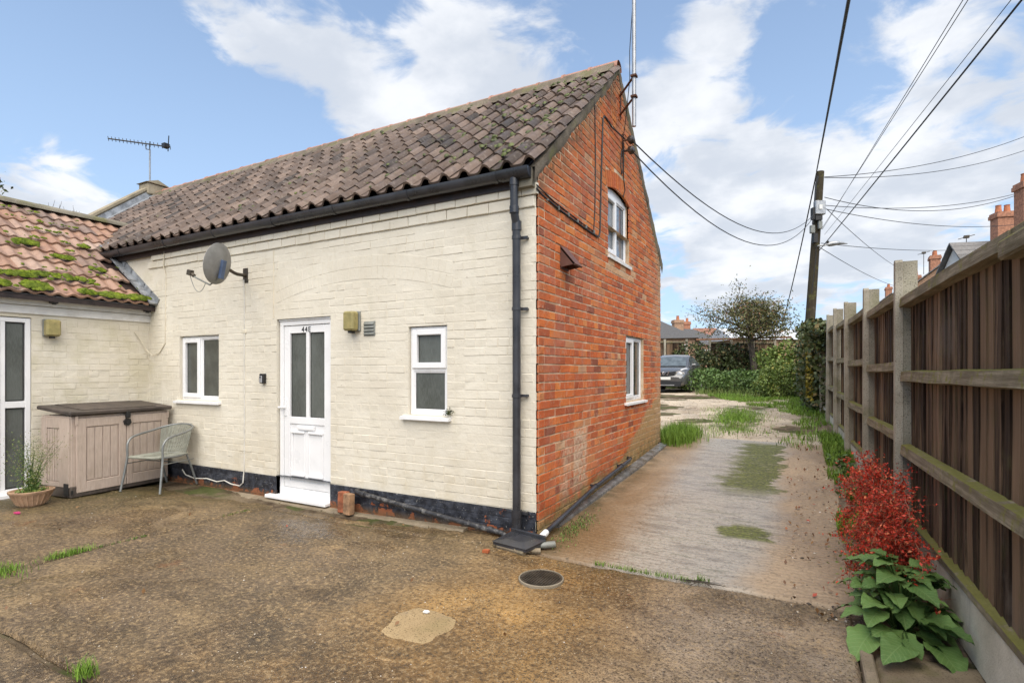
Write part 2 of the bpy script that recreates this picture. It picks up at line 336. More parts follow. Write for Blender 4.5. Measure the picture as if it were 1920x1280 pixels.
def m_yard(n):
    p = n.pos(); x, y, z = n.sep(p)
    a = n.noise(p, .62, 6, .6, .6); b = n.noise(n.map(p, loc=(4, 2, 0)), 2.3, 9, .68, .3); f = n.noise(p, 38, 7, .70)
    v = n.add(n.mul(a, .55), n.mul(b, .45))
    c = n.ramp(v, [(.36, (.070, .053, .033)), (.45, (.140, .106, .066)), (.53, (.222, .168, .104)), (.63, (.36, .28, .175))])
    och = n.mul(n.step(n.add(n.add(x, n.mul(y, -.35)), n.mul(n.sub(a, .5), 3.2)), -.4, .9), n.step(x, 1.75, .75)); c = n.mix(n.mul(och, .85), c, n.mix(1., c, (1.32, 1.06, .60), 'MULTIPLY'))
    gleam_dry = n.mul(n.step(x, .8, 1.7), n.step(n.noise(p, 1.1, 5, .6), .32, .6)); c = n.mix(n.mul(gleam_dry, .8), c, (.46, .40, .36))  # pale grey-beige painted in for the gleam of wet concrete beside the drive
    pur = n.mul(n.mul(n.step(x, .2, -1.2), n.step(y, -.6, -1.3)), n.step(n.noise(n.map(p, (1, 1.6, 1), (9, 1, 0)), 1.6, 7, .66), .42, .60)); c = n.mix(n.mul(pur, .5), c, (.165, .128, .10))
    mo = n.mul(n.step(n.add(x, n.mul(y, -.9)), -2.6, -4.3), n.step(n.noise(p, 1.7, 8, .68), .30, .56)); c = n.mix(n.mul(mo, .86), c, (.070, .060, .017))
    mo2 = n.mul(n.step(y, -.85, -.15), n.step(n.noise(p, 2.6, 8, .68), .42, .60)); c = n.mix(n.mul(mo2, .7), c, (.10, .074, .026))
    damp = n.step(n.noise(n.map(p, loc=(11, 4, 0)), .95, 7, .62, .9), .53, .62); c = n.mix(n.mul(damp, .55), c, n.mix(1., c, (.50, .43, .36), 'MULTIPLY'))
    rust = n.step(n.noise(n.map(p, loc=(7, 3, 1)), 2.2, 6, .6), .66, .74); c = n.mix(n.mul(rust, .55), c, (.24, .095, .04))
    ag = n.voro(p, 95, 'Color'); agd = n.voro(p, 95); r0, g0, b0 = n.sep(ag)
    stone = n.mul(n.step(agd, .42, .28), n.step(r0, .36, .46)); worn = n.step(n.noise(p, 1.5, 5, .62), .38, .58, .45, 1.)
    sc = n.ramp(g0, [(0, (.07, .055, .04)), (.35, (.19, .145, .095)), (.7, (.32, .25, .16)), (.92, (.46, .39, .29)), (1, (.6, .56, .48))])
    c = n.mix(n.mul(stone, worn), c, sc)
    c = n.mix(n.mul(n.step(f, .50, .64), .60), c, (.50, .39, .245)); c = n.mix(n.mul(n.step(f, .49, .35), .82), c, (.055, .040, .024))
    wh = n.voro(n.map(p, loc=(1.3, .2, 0)), 17); c = n.mix(n.mul(n.step(wh, .065, .045), .9), c, (.7, .66, .58))
    c = n.mix(1., c, (.80, .72, .58), 'MULTIPLY')
    c = n.mix(n.mul(n.mul(mo, n.step(f, .30, .62, 1., .5)), .75), c, (.060, .050, .014)); c = n.mix(n.mul(n.mul(mo2, n.step(f, .3, .62, 1., .4)), .5), c, (.085, .060, .022))
    blot = n.step(n.noise(n.map(p, (1, 1.5, 1), (21, 3, 0), (0, 0, .4)), 1.5, 8, .66, .5), .55, .66); c = n.mix(n.mul(blot, .55), c, n.mix(1., c, (.42, .38, .34), 'MULTIPLY'))
    lite = n.step(n.noise(n.map(p, (1, 1.4, 1), (2, 13, 0), (0, 0, -.3)), 1.3, 8, .66, .5), .54, .68); c = n.mix(n.mul(lite, .5), c, n.mix(1., c, (1.6, 1.55, 1.45), 'MULTIPLY'))
    rough = n.add(n.fmix(n.math('MAXIMUM', damp, n.mul(gleam_dry, .8)), n.step(n.noise(p, 1.3, 6, .6), .35, .62, .42, .70), .20), n.mul(n.sub(f, .5), .25))
    h = n.add(n.mul(n.mul(n.step(agd, .5, .1), worn), .5), n.add(n.mul(f, .7), n.mul(n.noise(p, 9, 6, .6), 1.4)))
    n.out(c, rough, n.bump(h, .015, 1.), spec=.5)
def m_drive(n):
    p = n.pos(); x, y, z = n.sep(p)
    st = n.noise(n.map(p, (.8, 4.6, 1)), 2.4, 9, .70); big = n.noise(p, .9, 6, .6, .4); fine = n.noise(p, 40, 7, .66)
    grey = n.mix(n.step(st, .34, .66), (.225, .200, .168), (.50, .465, .41)); sand = n.mix(n.step(big, .3, .7), (.25, .178, .108), (.41, .315, .215))
    wx = n.add(x, n.mul(n.sub(big, .5), .7))
    tr = n.math('MAXIMUM', n.step(wx, .85, .42), n.step(wx, 1.62, 1.95)); c = n.mix(tr, grey, sand)
    wet = n.mul(n.step(wx, 1.0, .25), n.step(y, 3.0, .3)); c = n.mix(n.mul(wet, .8), c, (.175, .108, .05))
    streak = n.mul(n.step(st, .50, .62), n.mul(n.step(wx, .55, .95), n.step(wx, 1.9, 1.5))); c = n.mix(n.mul(streak, .6), c, (.065, .068, .035))
    mx = n.add(x, n.mul(n.sub(n.noise(n.map(p, (1, 2.2, 1)), 2.4, 7, .65), .5), .9))
    ms = n.mul(n.mul(n.step(mx, 1.08, 1.34), n.step(mx, 1.80, 1.74)), n.math('MAXIMUM', n.mul(n.step(y, 1.75, 2.4), n.step(y, 5.2, 4.9)), n.mul(n.mul(n.step(y, .62, .72), n.step(y, 1.1, .95)), n.step(mx, 1.38, 1.5))))
    ms = n.mul(ms, n.step(n.noise(n.map(p, (.8, 3, 1)), 6, 8, .7), .25, .46)); c = n.mix(n.mul(ms, .93), c, n.mix(n.step(n.noise(p, 34, 7, .7), .36, .62), (.030, .042, .008), (.125, .150, .022)))
    edge = n.mul(n.step(x, .42, .12), n.step(n.noise(p, 5, 7, .65), .38, .6)); c = n.mix(n.mul(edge, .75), c, (.055, .048, .02))
    c = n.mix(n.mul(n.step(fine, .52, .33), .5), c, (.07, .055, .035)); c = n.mix(n.mul(n.step(fine, .55, .75), .35), c, (.5, .42, .32))
    wh = n.voro(n.map(p, loc=(.3, .7, 0)), 15); c = n.mix(n.mul(n.step(wh, .06, .04), .8), c, (.65, .6, .52))
    c = n.mix(1., c, (.92, .89, .84), 'MULTIPLY')
    rough = n.add(n.fmix(tr, n.step(st, .35, .65, .12, .36), n.step(big, .3, .7, .30, .62)), n.mul(n.sub(fine, .5), .18))
    rough = n.fmix(ms, rough, .75)
    h = n.add(n.mul(fine, .8), n.add(n.mul(st, .8), n.mul(n.noise(p, 12, 5, .6), .8)))
    n.out(c, rough, n.bump(h, .007, .9), spec=.5)
def m_track(n):
    p = n.pos(); x, y, z = n.sep(p)
    big = n.noise(p, .8, 7, .62, .4); fine = n.noise(p, 22, 8, .68)
    c = n.mix(n.step(big, .32, .66), (.33, .265, .19), (.56, .475, .36))
    c = n.mix(n.mul(n.step(n.noise(p, 2.6, 7, .65), .52, .68), .6), c, (.15, .105, .065))
    c = n.mix(n.mul(n.step(fine, .5, .3), .55), c, (.09, .07, .045)); c = n.mix(n.mul(n.step(fine, .55, .75), .4), c, (.5, .43, .33))
    gn = n.noise(p, 2.1, 7, .66)
    gm = n.math('MAXIMUM', n.mul(n.step(n.math('ABSOLUTE', n.sub(x, .75)), .75, .25), n.mul(n.step(y, 6.0, 7.0), n.step(y, 14, 11))), n.step(n.add(x, n.mul(y, .03)), 2.2, 2.6))
    c = n.mix(n.mul(n.step(n.add(gn, n.mul(gm, .26)), .66, .76), .8), c, (.075, .095, .022))
    n.out(c, n.step(n.noise(p, 1.6, 5, .6), .35, .6, .5, .9), n.bump(n.add(fine, n.mul(n.noise(p, 7, 5, .6), 1.5)), .02), spec=.35)
def m_soil(n):
    p = n.pos(); c = n.mix(n.step(n.noise(p, 3, 8, .65), .35, .66), (.065, .045, .028), (.20, .155, .10))
    c = n.mix(n.mul(n.step(n.noise(n.map(p, loc=(2, 5, 0)), 1.7, 8, .66), .47, .6), .8), c, (.055, .075, .016))
    n.out(c, .95, n.bump(n.noise(p, 26, 7, .66), .03), spec=.2)
def m_grass(lo, hi, gleam_dry=.2):
    def f(n):
        p = n.pos(); t = n.attr('tone'); c = n.mix(t, lo, hi)
        c = n.mix(n.mul(n.step(n.noise(p, 1.5, 5, .6), .5, .68), gleam_dry), c, (.22, .19, .06))
        n.out(c, .65, spec=.3, Subsurface_Weight=0.)
    return f
def m_leaf(lo, hi, hi2=None, f2=.0, rough=.5):
    def f(n):
        t = n.attr('tone'); c = n.mix(t, lo, hi)
        if hi2: c = n.mix(n.step(t, 1 - f2, 1 - f2 + .04), c, hi2)
        c = n.mix(n.mul(n.step(n.noise(n.pos(), 2.2, 4, .6), .4, .65), .4), c, tuple(a * .55 for a in lo))
        n.out(c, rough, spec=.35)
    return f
def m_wood(lo, mid, hi, green=.3):
    def f(n):
        p = n.pos(); x, y, z = n.sep(p); t = n.tone()
        q = n.map(p, (1, 1, .05)); s = n.noise(q, 42, 7, .68); s2 = n.noise(n.map(p, (1, 1, .12), (3, 1, 0)), 9, 6, .65)
        c = n.mix(n.step(s, .34, .68), lo, mid); c = n.mix(n.mul(n.step(s2, .5, .72), .75), c, hi)
        c = n.mix(n.mul(n.step(t, .55, .95), .6), c, hi); c = n.mix(n.mul(n.step(t, .4, .05), .7), c, tuple(a * .45 for a in lo))
        c = n.mix(n.mul(n.step(n.noise(p, 2.1, 5, .6), .55, .7), .45), c, (.17, .14, .115))
        g = n.mul(n.step(n.noise(p, 4, 8, .68), .52, .68), green); c = n.mix(g, c, (.115, .115, .035))
        n.out(c, .88, n.bump(s, .004, 1.), spec=.2)
    return f
def m_rail(n):
    p = n.pos(); _, _, nz = n.sep(n.n('ShaderNodeNewGeometry').outputs['Normal'])
    q = n.map(p, (3, .15, 3)); c = n.mix(n.step(n.noise(q, 12, 7, .66), .35, .68), (.155, .125, .082), (.32, .275, .195))
    c = n.mix(n.mul(n.step(n.noise(p, 5, 7, .66), .45, .66), .55), c, (.10, .09, .045))
    k = n.noise(p, 11, 8, .66)
    c = n.mix(n.mul(n.step(n.add(k, n.mul(nz, .22)), .55, .68), .85), c, n.mix(n.noise(p, 40, 4, .6), (.12, .125, .02), (.25, .235, .06)))
    n.out(c, .9, n.bump(n.noise(q, 40, 6, .66), .004), spec=.2)
def m_conc(lo, hi, green=.25, speck=.6):
    def f(n):
        p = n.pos(); c = n.mix(n.step(n.noise(p, 3, 7, .65), .3, .7), lo, hi)
        c = n.mix(n.mul(n.step(n.noise(p, 120, 3, .5), .56, .66), speck), c, tuple(a * .4 for a in lo))
        c = n.mix(n.mul(n.step(n.noise(p, 2.3, 8, .68), .5, .68), green), c, (.13, .13, .045))
        c = n.mix(n.mul(n.step(n.noise(n.map(p, (1, 1, .25)), 5, 7, .66), .53, .70), .4), c, (.15, .13, .10))
        n.out(c, .9, n.bump(n.noise(p, 100, 5, .6), .005), spec=.25)
    return f
def m_glass(col, rough):
    return lambda n: n.out(n.mix(n.step(n.noise(n.pos(), 3.5, 4, .6), .35, .65), tuple(a * .75 for a in col), tuple(a * 1.25 for a in col)), rough, spec=.6)
def m_frost(n):
    p = n.pos(); h = n.noise(n.map(p, (1, 1, .12)), 130, 5, .65)
    c = n.mix(n.step(n.noise(n.map(p, (1, 1, .5)), 3, 5, .6), .35, .65), (.060, .066, .058), (.105, .115, .105))
    n.out(n.mix(n.mul(n.step(h, .4, .65), .35), c, (.15, .16, .15)), .22, n.bump(h, .003, .6), spec=.5)
def m_fabricbox(n):
    p = n.obj(); q = n.noise(n.map(p, (6, 6, .8)), 9, 6, .6)
    c = n.mix(n.step(q, .3, .7), (.43, .345, .285), (.50, .41, .345)); c = n.mix(n.mul(n.step(n.noise(n.pos(), 3, 8, .66), .48, .7), .35), c, (.27, .22, .16))
    n.out(c, .6, n.bump(q, .004), spec=.3)
def m_lamp(n):
    p = n.pos(); c = n.mix(n.step(n.noise(p, 9, 6, .65), .38, .64), (.36, .30, .125), (.25, .22, .09)); n.out(n.mix(n.mul(n.step(n.noise(p, 20, 5, .6), .5, .7), .4), c, (.10, .085, .04)), .4, spec=.4)
MT = dict(
    cream=M_('cream_masonry_paint', m_cream), brick=M_('red_brick', m_brick), mortar=M_('lime_mortar', m_mortar), plinth=M_('black_bitumen_paint', m_plinth),
    pantile=M_('brown_clay_pantile', m_tile((.022, .015, .011), (.078, .050, .035), (.185, .130, .098), .6)), wtile=M_('orange_clay_tile', m_tile((.19, .135, .108), (.30, .165, .105), (.38, .275, .215), .5)),
    ridge=M_('pink_ridge_tile', m_tile((.26, .12, .075), (.37, .175, .115), (.42, .24, .17), .5)), moss=M_('moss', m_moss),
    white=plain('white_upvc', (.80, .80, .80), .3, var=.03, scale=3), whitewood=plain('white_painted_board', (.70, .69, .66), .55, var=.06, bump=.002, dirt=.35, dirtcol=(.42, .38, .3)),
    black=plain('black_plastic', (.035, .036, .042), .30, var=.25, scale=4, dirt=.25, dirtcol=(.09, .09, .085)), fascia=plain('dark_brown_fascia', (.030, .018, .016), .5, var=.3, bump=.003),
    glass=M_('dark_window_glass', m_glass((.065, .070, .062), .03)), glass2=M_('sky_lit_window_glass', m_glass((.16, .18, .20), .03)), frost=M_('frosted_glass', m_frost), gasket=plain('black_gasket', (.02, .02, .02), .6),
    lead=plain('grey_lead', (.33, .35, .37), .45, .3, var=.25, bump=.004, dirt=.4, dirtcol=(.15, .14, .12)), cement=M_('mossy_cement', m_conc((.16, .145, .11), (.27, .245, .19), .75, .4)), stone=M_('sandstone_coping', m_conc((.26, .22, .15), (.38, .33, .24), .3, .3)),
    yard=M_('worn_yard_concrete', m_yard), drive=M_('wet_ribbed_concrete', m_drive), track=M_('gravel_track', m_track), soil=M_('soil', m_soil), edge=M_('kerb_concrete', m_conc((.20, .16, .11), (.33, .27, .19), .35, .5)),
    wood=M_('dark_fence_board', m_wood((.028, .017, .011), (.125, .080, .050), (.31, .205, .125), .25)), rail=M_('mossy_rail', m_rail), post=M_('concrete_post', m_conc((.27, .245, .19), (.42, .385, .31), .5, .7)), postdark=M_('shaded_post_side', m_conc((.22, .20, .15), (.36, .33, .26), .5, .8)), gboard=M_('gravel_board_concrete', m_conc((.50, .455, .36), (.66, .61, .50), .2, .2)),  # post side is a darker copy of the post concrete, shade painted in
    steel=plain('galvanised_steel', (.36, .37, .38), .4, .6, var=.15, dirt=.25), rust=plain('rusty_iron', (.13, .055, .03), .85, .2, var=.4, bump=.004), iron=plain('cast_iron', (.075, .062, .046), .5, .5, var=.3, bump=.003, dirt=.4), grey=plain('grey_plastic', (.21, .22, .20), .5, var=.15, dirt=.3), dish=plain('grey_dish', (.22, .215, .20), .45, .1, var=.12, dirt=.3, dirtcol=(.12, .13, .07)),
    box=M_('beige_resin', m_fabricbox), lid=plain('brown_resin_lid', (.070, .055, .046), .6, var=.3, bump=.003, scale=6, dirt=.3, dirtcol=(.13, .11, .07)), wicker=plain('grey_wicker', (.24, .245, .20), .65, var=.15, dirt=.2), alu=plain('grey_painted_tube', (.22, .23, .225), .35, .35, var=.1), terra=plain('terracotta', (.42, .27, .17), .75, var=.2, bump=.004, dirt=.45, dirtcol=(.2, .15, .08)),
    lamp=M_('yellowed_lamp_cover', m_lamp), cable=plain('black_cable', (.014, .014, .015), .6), wcable=plain('white_cable', (.62, .60, .54), .55, var=.08, dirt=.3), creamcable=plain('cream_painted_cable', (.66, .60, .47), .6, var=.08),
    pole=M_('telegraph_pole', m_wood((.06, .048, .032), (.125, .105, .062), (.16, .14, .085), .7)), porcelain=plain('brown_insulator', (.055, .042, .034), .25), blue=plain('blue_grey_bracket', (.09, .13, .22), .5, .4),
    grass=M_('grass_blades', m_grass((.07, .14, .015), (.20, .33, .04))), grass2=M_('rank_grass', m_grass((.05, .085, .018), (.16, .22, .05), .35)),
    ivy=M_('ivy_leaves', m_leaf((.028, .045, .014), (.105, .130, .04), (.22, .17, .07), .14)), hedge=M_('hedge_leaves', m_leaf((.09, .14, .025), (.21, .28, .06), (.32, .30, .07), .1)), nettle=M_('nettle_leaves', m_leaf((.055, .11, .025), (.14, .22, .055))), yellow=M_('yellow_leaves', m_leaf((.22, .19, .025), (.48, .37, .035))), brush=M_('dry_stems', m_leaf((.10, .075, .05), (.20, .155, .10))),
    tree=M_('thin_tree_leaves', m_leaf((.075, .080, .025), (.20, .20, .075), (.24, .12, .06), .14)), bark=plain('bark', (.075, .06, .045), .9, var=.35, bump=.01), twig=plain('bare_twig', (.14, .11, .095), .9, var=.2),
    red=M_('red_leaves', m_leaf((.42, .026, .014), (.70, .078, .036), (.66, .19, .08), .15)), berry=M_('red_berries', m_leaf((.42, .02, .012), (.62, .05, .02), None, 0, .3)), bigleaf=M_('broad_green_leaf', lambda n: (lambda xyz: n.out(n.mix(n.mul(n.math('MAXIMUM', n.step(n.math('ABSOLUTE', xyz[0]), .022, .006), n.step(n.math('SINE', n.mul(n.sub(xyz[1], n.mul(n.math('ABSOLUTE', xyz[0]), .9)), 46.)), .86, .98)), .45), n.mix(n.mul(n.step(n.noise(n.obj(), 26, 5, .6), .4, .68), .5), n.mix(n.tone(), (.06, .14, .03), (.15, .27, .07)), (.17, .235, .06)), (.24, .34, .12)), .42, n.bump(n.noise(n.obj(), 45, 4, .6), .004), spec=.4))(n.sep(n.obj()))), fine=M_('fine_green_leaves', m_leaf((.09, .145, .03), (.24, .30, .08), (.34, .30, .12), .2)),
    carpaint=M_('silver_grey_car_paint', lambda n: n.out((.15, .15, .15), .25, None, .55, .5, Coat_Weight=.6, Coat_Roughness=.06)), tyre=plain('tyre_rubber', (.018, .018, .018), .8), alloy=plain('alloy_rim', (.5, .5, .52), .3, .8, var=.08), carglass=M_('car_glass', m_glass((.10, .12, .13), .04)), carblack=plain('car_trim', (.012, .012, .013), .45), chrome=plain('chrome', (.75, .75, .77), .12, .9, var=.03), lens=plain('headlamp_lens', (.42, .43, .44), .1, .2, var=.1), plate=plain('white_number_plate', (.72, .72, .68), .4, var=.03),
    slate=M_('grey_roof_slate', m_tile((.085, .082, .078), (.135, .13, .125), (.20, .19, .18), .1)), wall2=plain('white_render', (.72, .71, .68), .8, var=.05), wall3=plain('buff_brick', (.40, .25, .16), .9, var=.2, bump=.004, scale=12), chim=plain('orange_chimney_brick', (.40, .19, .115), .9, var=.25, bump=.004, scale=10), pot=plain('chimney_pot', (.46, .17, .08), .8, var=.2), shed=plain('white_metal_roof', (.62, .64, .66), .5, .1, var=.05), paint=plain('black_number', (.012, .012, .012), .5), orange=plain('stray_brick_red', (.42, .11, .035), .9, var=.2), pink=plain('pink_wrapper', (.6, .05, .2), .4), leafy=plain('fallen_leaf', (.33, .11, .03), .7, var=.4), pebble=plain('pebble', (.36, .30, .22), .8, var=.4, scale=3), glare=plain('silver_key_box', (.42, .42, .43), .3, .5))
# ------------------------------------------------------------------ the cottage
from functools import lru_cache
CH = .0797                                              # one brick course
@lru_cache(None)
def brick_geo(w, h, v, depth=.022, cham=.005):
    r = random.Random(hash((round(w * 1000), round(h * 1000), v)) & 0xffff); j = lambda a: r.uniform(-a, a)
    ring = [(0, 0), (w, 0), (w, h), (0, h)]; back = [(u, 0., q) for u, q in ring]
    e = [(u + (.0015 if u == 0 else -.0015) + j(.002), -depth + cham * r.uniform(.7, 1.5), q + j(.002)) for u, q in ring]
    c = cham * 1.1; f = [(u + (c if u == 0 else -c) + j(.002), -depth + j(.0025), q + (c if q == 0 else -c) + j(.002)) for u, q in ring]
    vs = back + e + f; fs = []
    for i in range(4):
        k = (i + 1) % 4; fs += [(i, k, 4 + k, 4 + i), (4 + i, 4 + k, 8 + k, 8 + i)]
    fs.append((8, 9, 10, 11)); return vs, fs
BRICKMESH = {}
def brick_mesh(w, h, v, mat, depth, cham):
    k = (round(w, 3), round(h, 3), v, mat.name, depth)
    if k not in BRICKMESH:
        mb = MB(); mb.add(*brick_geo(round(w, 3), round(h, 3), v, depth, cham)); BRICKMESH[k] = mb.mesh('brick', mat)
    return BRICKMESH[k]
def rect_sub(rects, hole):
    a0, a1, b0, b1 = hole; out = []
    for (u0, u1, z0, z1) in rects:
        if u1 <= a0 or u0 >= a1 or z1 <= b0 or z0 >= b1: out.append((u0, u1, z0, z1)); continue
        if u0 < a0: out.append((u0, a0, z0, z1))
        if u1 > a1: out.append((a1, u1, z0, z1))
        m0, m1 = max(u0, a0), min(u1, a1)
        if z0 < b0: out.append((m0, m1, z0, b0))
        if z1 > b1: out.append((m0, m1, b1, z1))
    return out
def courses(zs, span, holes, rnd, joint=.010, L=.235, hj=.0115, jit=.006):
    """brick rectangles in an English garden-wall bond; span(z) gives the limits of a course"""
    out = []
    for i in range(len(zs) - 1):
        z0, z1 = zs[i], zs[i + 1]; u0, u1 = span((z0 + z1) / 2)
        hd = i % 4 == 2; step = L / 2 if hd else L
        u = u0 - (0 if hd else (i % 2) * L / 2)
        while u < u1:
            w = step + (rnd.uniform(-jit, jit) if not hd else 0); a, b = max(u, u0), min(u + w, u1); u += w
            if b - a < .03: continue
            for q in rect_sub_all([(a + joint / 2, b - joint / 2, z0 + hj / 2, z1 - hj / 2)], holes):
                if q[1] - q[0] > .02 and q[3] - q[2] > .018: out.append((q, i))
    return out
def rect_sub_all(rects, holes):
    for h in holes: rects = rect_sub(rects, h)
    return rects
def place_bricks(wall, items, mat, depth, cham, rnd, keep=300, offs=None, name='brick', tonef=None):
    """the bricks that show largest are objects, the rest one joined part"""
    Mw = wall.matrix_basis
    def area(q):
        ps = []
        for (u, z) in ((q[0], q[2]), (q[1], q[3])):
            p = Mw @ Vector((u, 0, z)) - CAM; d = p.dot(FWD)
            if d < .3: return 0
            x = 960 + 1004 * p.dot(RIGHT) / d; y = 695 - 1004 * p.z / d; ps.append((x, y))
        if not (-20 < ps[0][0] < 1940): return 0
        return abs((ps[1][0] - ps[0][0]) * (ps[1][1] - ps[0][1]))
    items = sorted(items, key=lambda it: -area(it[0])); rest = MB()
    for k, (q, i) in enumerate(items):
        w, h = q[1] - q[0], q[3] - q[2]; v = rnd.randrange(6); t = tonef(q, rnd) if tonef else rnd.random(); o = offs(q, i) if offs else 0.
        o += rnd.uniform(-.0015, .0015); y = o
        if k < keep:
            w = round(w / .004) * .004
            inst(name, brick_mesh(w, h, v, mat, depth, cham), wall, (q[0], -y, q[2]), (0, rnd.uniform(-.008, .008), 0), tone=t)
        else: rest.add(*brick_geo(round(w, 3), round(h, 3), v, depth, cham), tone=max(t, .001), M=Matrix.Translation((q[0], -y, q[2])))
    if rest.v:
        o = rest.obj(name + 's', mat, wall); o['kind'] = 'stuff'; return o
def wall_sheet(mb, u0, u1, z0, z1, holes, y=0., reveal=.12, mat=0, rmat=0):
    us = sorted({u0, u1, *[min(max(h[k], u0), u1) for h in holes for k in (0, 1)]}); zs = sorted({z0, z1, *[min(max(h[k], z0), z1) for h in holes for k in (2, 3)]})
    for a, b in zip(us, us[1:]):
        for c, d in zip(zs, zs[1:]):
            m = ((a + b) / 2, (c + d) / 2)
            if any(h[0] < m[0] < h[1] and h[2] < m[1] < h[3] for h in holes): continue
            mb.add([(a, y, c), (b, y, c), (b, y, d), (a, y, d)], [(0, 1, 2, 3)], mat)
    for h in holes:
        a, b, c, d = h; e = y + reveal
        mb.add([(a, y, c), (b, y, c), (b, y, d), (a, y, d), (a, e, c), (b, e, c), (b, e, d), (a, e, d)], [(0, 4, 5, 1), (1, 5, 6, 2), (2, 6, 7, 3), (3, 7, 4, 0)], rmat)
rb = random.Random(5)
cottage = empty('brick_cottage')
tag(cottage, 'old cottage with cream painted front, red brick gable and brown pantile roof', 'house')
DOOR = (-3.345, -2.472, -.03, 2.045); WIN2 = (-1.40, -.935, 1.02, 1.885); WIN1 = (-5.275, -4.43, 1.07, 1.905)
# front wall ------------------------------------------------------
mb = MB(); wall_sheet(mb, -10, -.003, -.25, 3.18, [DOOR, WIN2, WIN1], y=-.0055, reveal=.15)
mb.add([(-10, -.0045, 3.18), (-.003, -.0045, 3.18), (-.003, .3, 3.18), (-10, .3, 3.18)], [(0, 1, 2, 3)])
front = mb.obj('front_wall', MT['cream'], cottage)
front['label'] = 'cream painted brick front wall with faint relieving arch over the door'
ac = (-2.12, 2.65 - 4.68); rings = (4.68, 4.555, 4.43); AX = (-3.385, -.86)
def in_arch(u, z):
    rr = math.hypot(u - ac[0], z - ac[1]); return AX[0] < u < AX[1] and rings[2] - .02 < rr < rings[0] + .025
zs = [.232 + i * CH for i in range(34)]
items = courses(zs, lambda z: (-6.02, 0.0), [DOOR, WIN2, WIN1, (-3.397, -3.391, 2.05, 3)], rb, joint=.0035, hj=.0065)
keep_items = []
for (q, i) in items:                                      # clip the level courses where the arch rings run
    n = max(1, int((q[1] - q[0]) / .03)); run = None
    for k in range(n):
        a = q[0] + (q[1] - q[0]) * k / n; b = q[0] + (q[1] - q[0]) * (k + 1) / n
        bad = in_arch((a + b) / 2, (q[2] + q[3]) / 2)
        if bad:
            if run: keep_items.append(((run[0], run[1], q[2], q[3]), i)); run = None
        else: run = (run[0] if run else a, b)
    if run and run[1] - run[0] > .02: keep_items.append(((run[0], run[1], q[2], q[3]), i))
bw = random.Random(9)
place_bricks(front, keep_items, MT['cream'], .020, .0032, bw, 300, offs=lambda q, i: -.0125 + .0022 * math.sin(q[2] * 9 + q[0] * 2.3) * bw.random())
band = [((u, u + .228, 2.868 + k * .1, 2.960 + k * .1), k) for k in (0, 1) for u in np.arange(-6.0 + .11 * k, -.01, .2305)]
band = [((q[0], min(q[1], .012 + .012 * k), q[2], q[3]), k) for q, k in band]
place_bricks(front, band, MT['cream'], .030, .004, bw, 300, offs=lambda q, i: -.006 + .016 * i, name='band_brick')
vo = MB()
for ri in (0, 1):
    r1, r0 = rings[ri] - .0025, rings[ri + 1] + .0025; a = math.acos((AX[0] - ac[0]) / r1); a1 = math.acos((AX[1] - ac[0]) / r1)
    nA = int((a - a1) * r1 / .078)
    for k in range(nA):
        t0 = a + (a1 - a) * (k + .01) / nA; t1 = a + (a1 - a) * (k + .99) / nA; y = -.0080 + bw.uniform(-.0006, .0006)
        P = [(ac[0] + rr * math.cos(t), ac[1] + rr * math.sin(t)) for rr, t in ((r0, t0), (r0, t1), (r1, t1), (r1, t0))]; cx_ = sum(p[0] for p in P) / 4; cz_ = sum(p[1] for p in P) / 4
        o = MB(); In = [(cx_ + (p[0] - cx_) * .93, cz_ + (p[1] - cz_) * .95) for p in P]
        vs = [(p[0], .018, p[1]) for p in P] + [(p[0], y + .0015, p[1]) for p in P] + [(p[0], y, p[1]) for p in In]
        fs = [(i, (i + 1) % 4, 4 + (i + 1) % 4, 4 + i) for i in range(4)] + [(4 + i, 4 + (i + 1) % 4, 8 + (i + 1) % 4, 8 + i) for i in range(4)] + [(8, 9, 10, 11)]
        o.add(vs, fs); ob = o.obj('arch_brick', MT['cream'], front); ob['tone'] = bw.random()
# plinth
pl = [((q[0], q[1], q[2], q[3]), i) for q, i in courses([-.17, -.09, -.01, .07, .15, .226], lambda z: (-6.02, .004), [DOOR], rb, joint=.007, hj=.008)]
mb = MB(); wall_sheet(mb, -6.02, -.004, -.2, .23, [(DOOR[0], DOOR[1], -.2, .24)], y=-.0125, reveal=.06); mb.box((-6.02, .004, .2265), (DOOR[0], .03, .231)); mb.box((DOOR[1], .004, .2265), (-.004, .03, .231))
plinth = mb.obj('plinth', MT['plinth'], cottage); place_bricks(plinth, pl, MT['plinth'], .016, .004, rb, 200, offs=lambda q, i: -.001)
# gable -----------------------------------------------------------
GW = 4.50; AP = 5.11; EZ = 3.16
def rake(u): return AP - abs(u - GW / 2) * (AP - EZ) / (GW / 2)
def gspan(z):
    if z < EZ: return (.0, GW)
    d = (AP - z) / (AP - EZ) * GW / 2; return (GW / 2 - d + .02, GW / 2 + d - .02)
LOW = (2.60, 3.47, 1.05, 1.91); UP = (1.875, 2.75, 2.83, 3.60); UPA = (1.80, 2.83, 3.60, 3.90)
mb = MB(); wall_sheet(mb, .0, GW, -.3, EZ, [LOW, (UP[0], UP[1], UP[2], EZ)], y=-.0165, reveal=.15)
H = [(.0, EZ), (GW, EZ), (GW / 2, AP)]
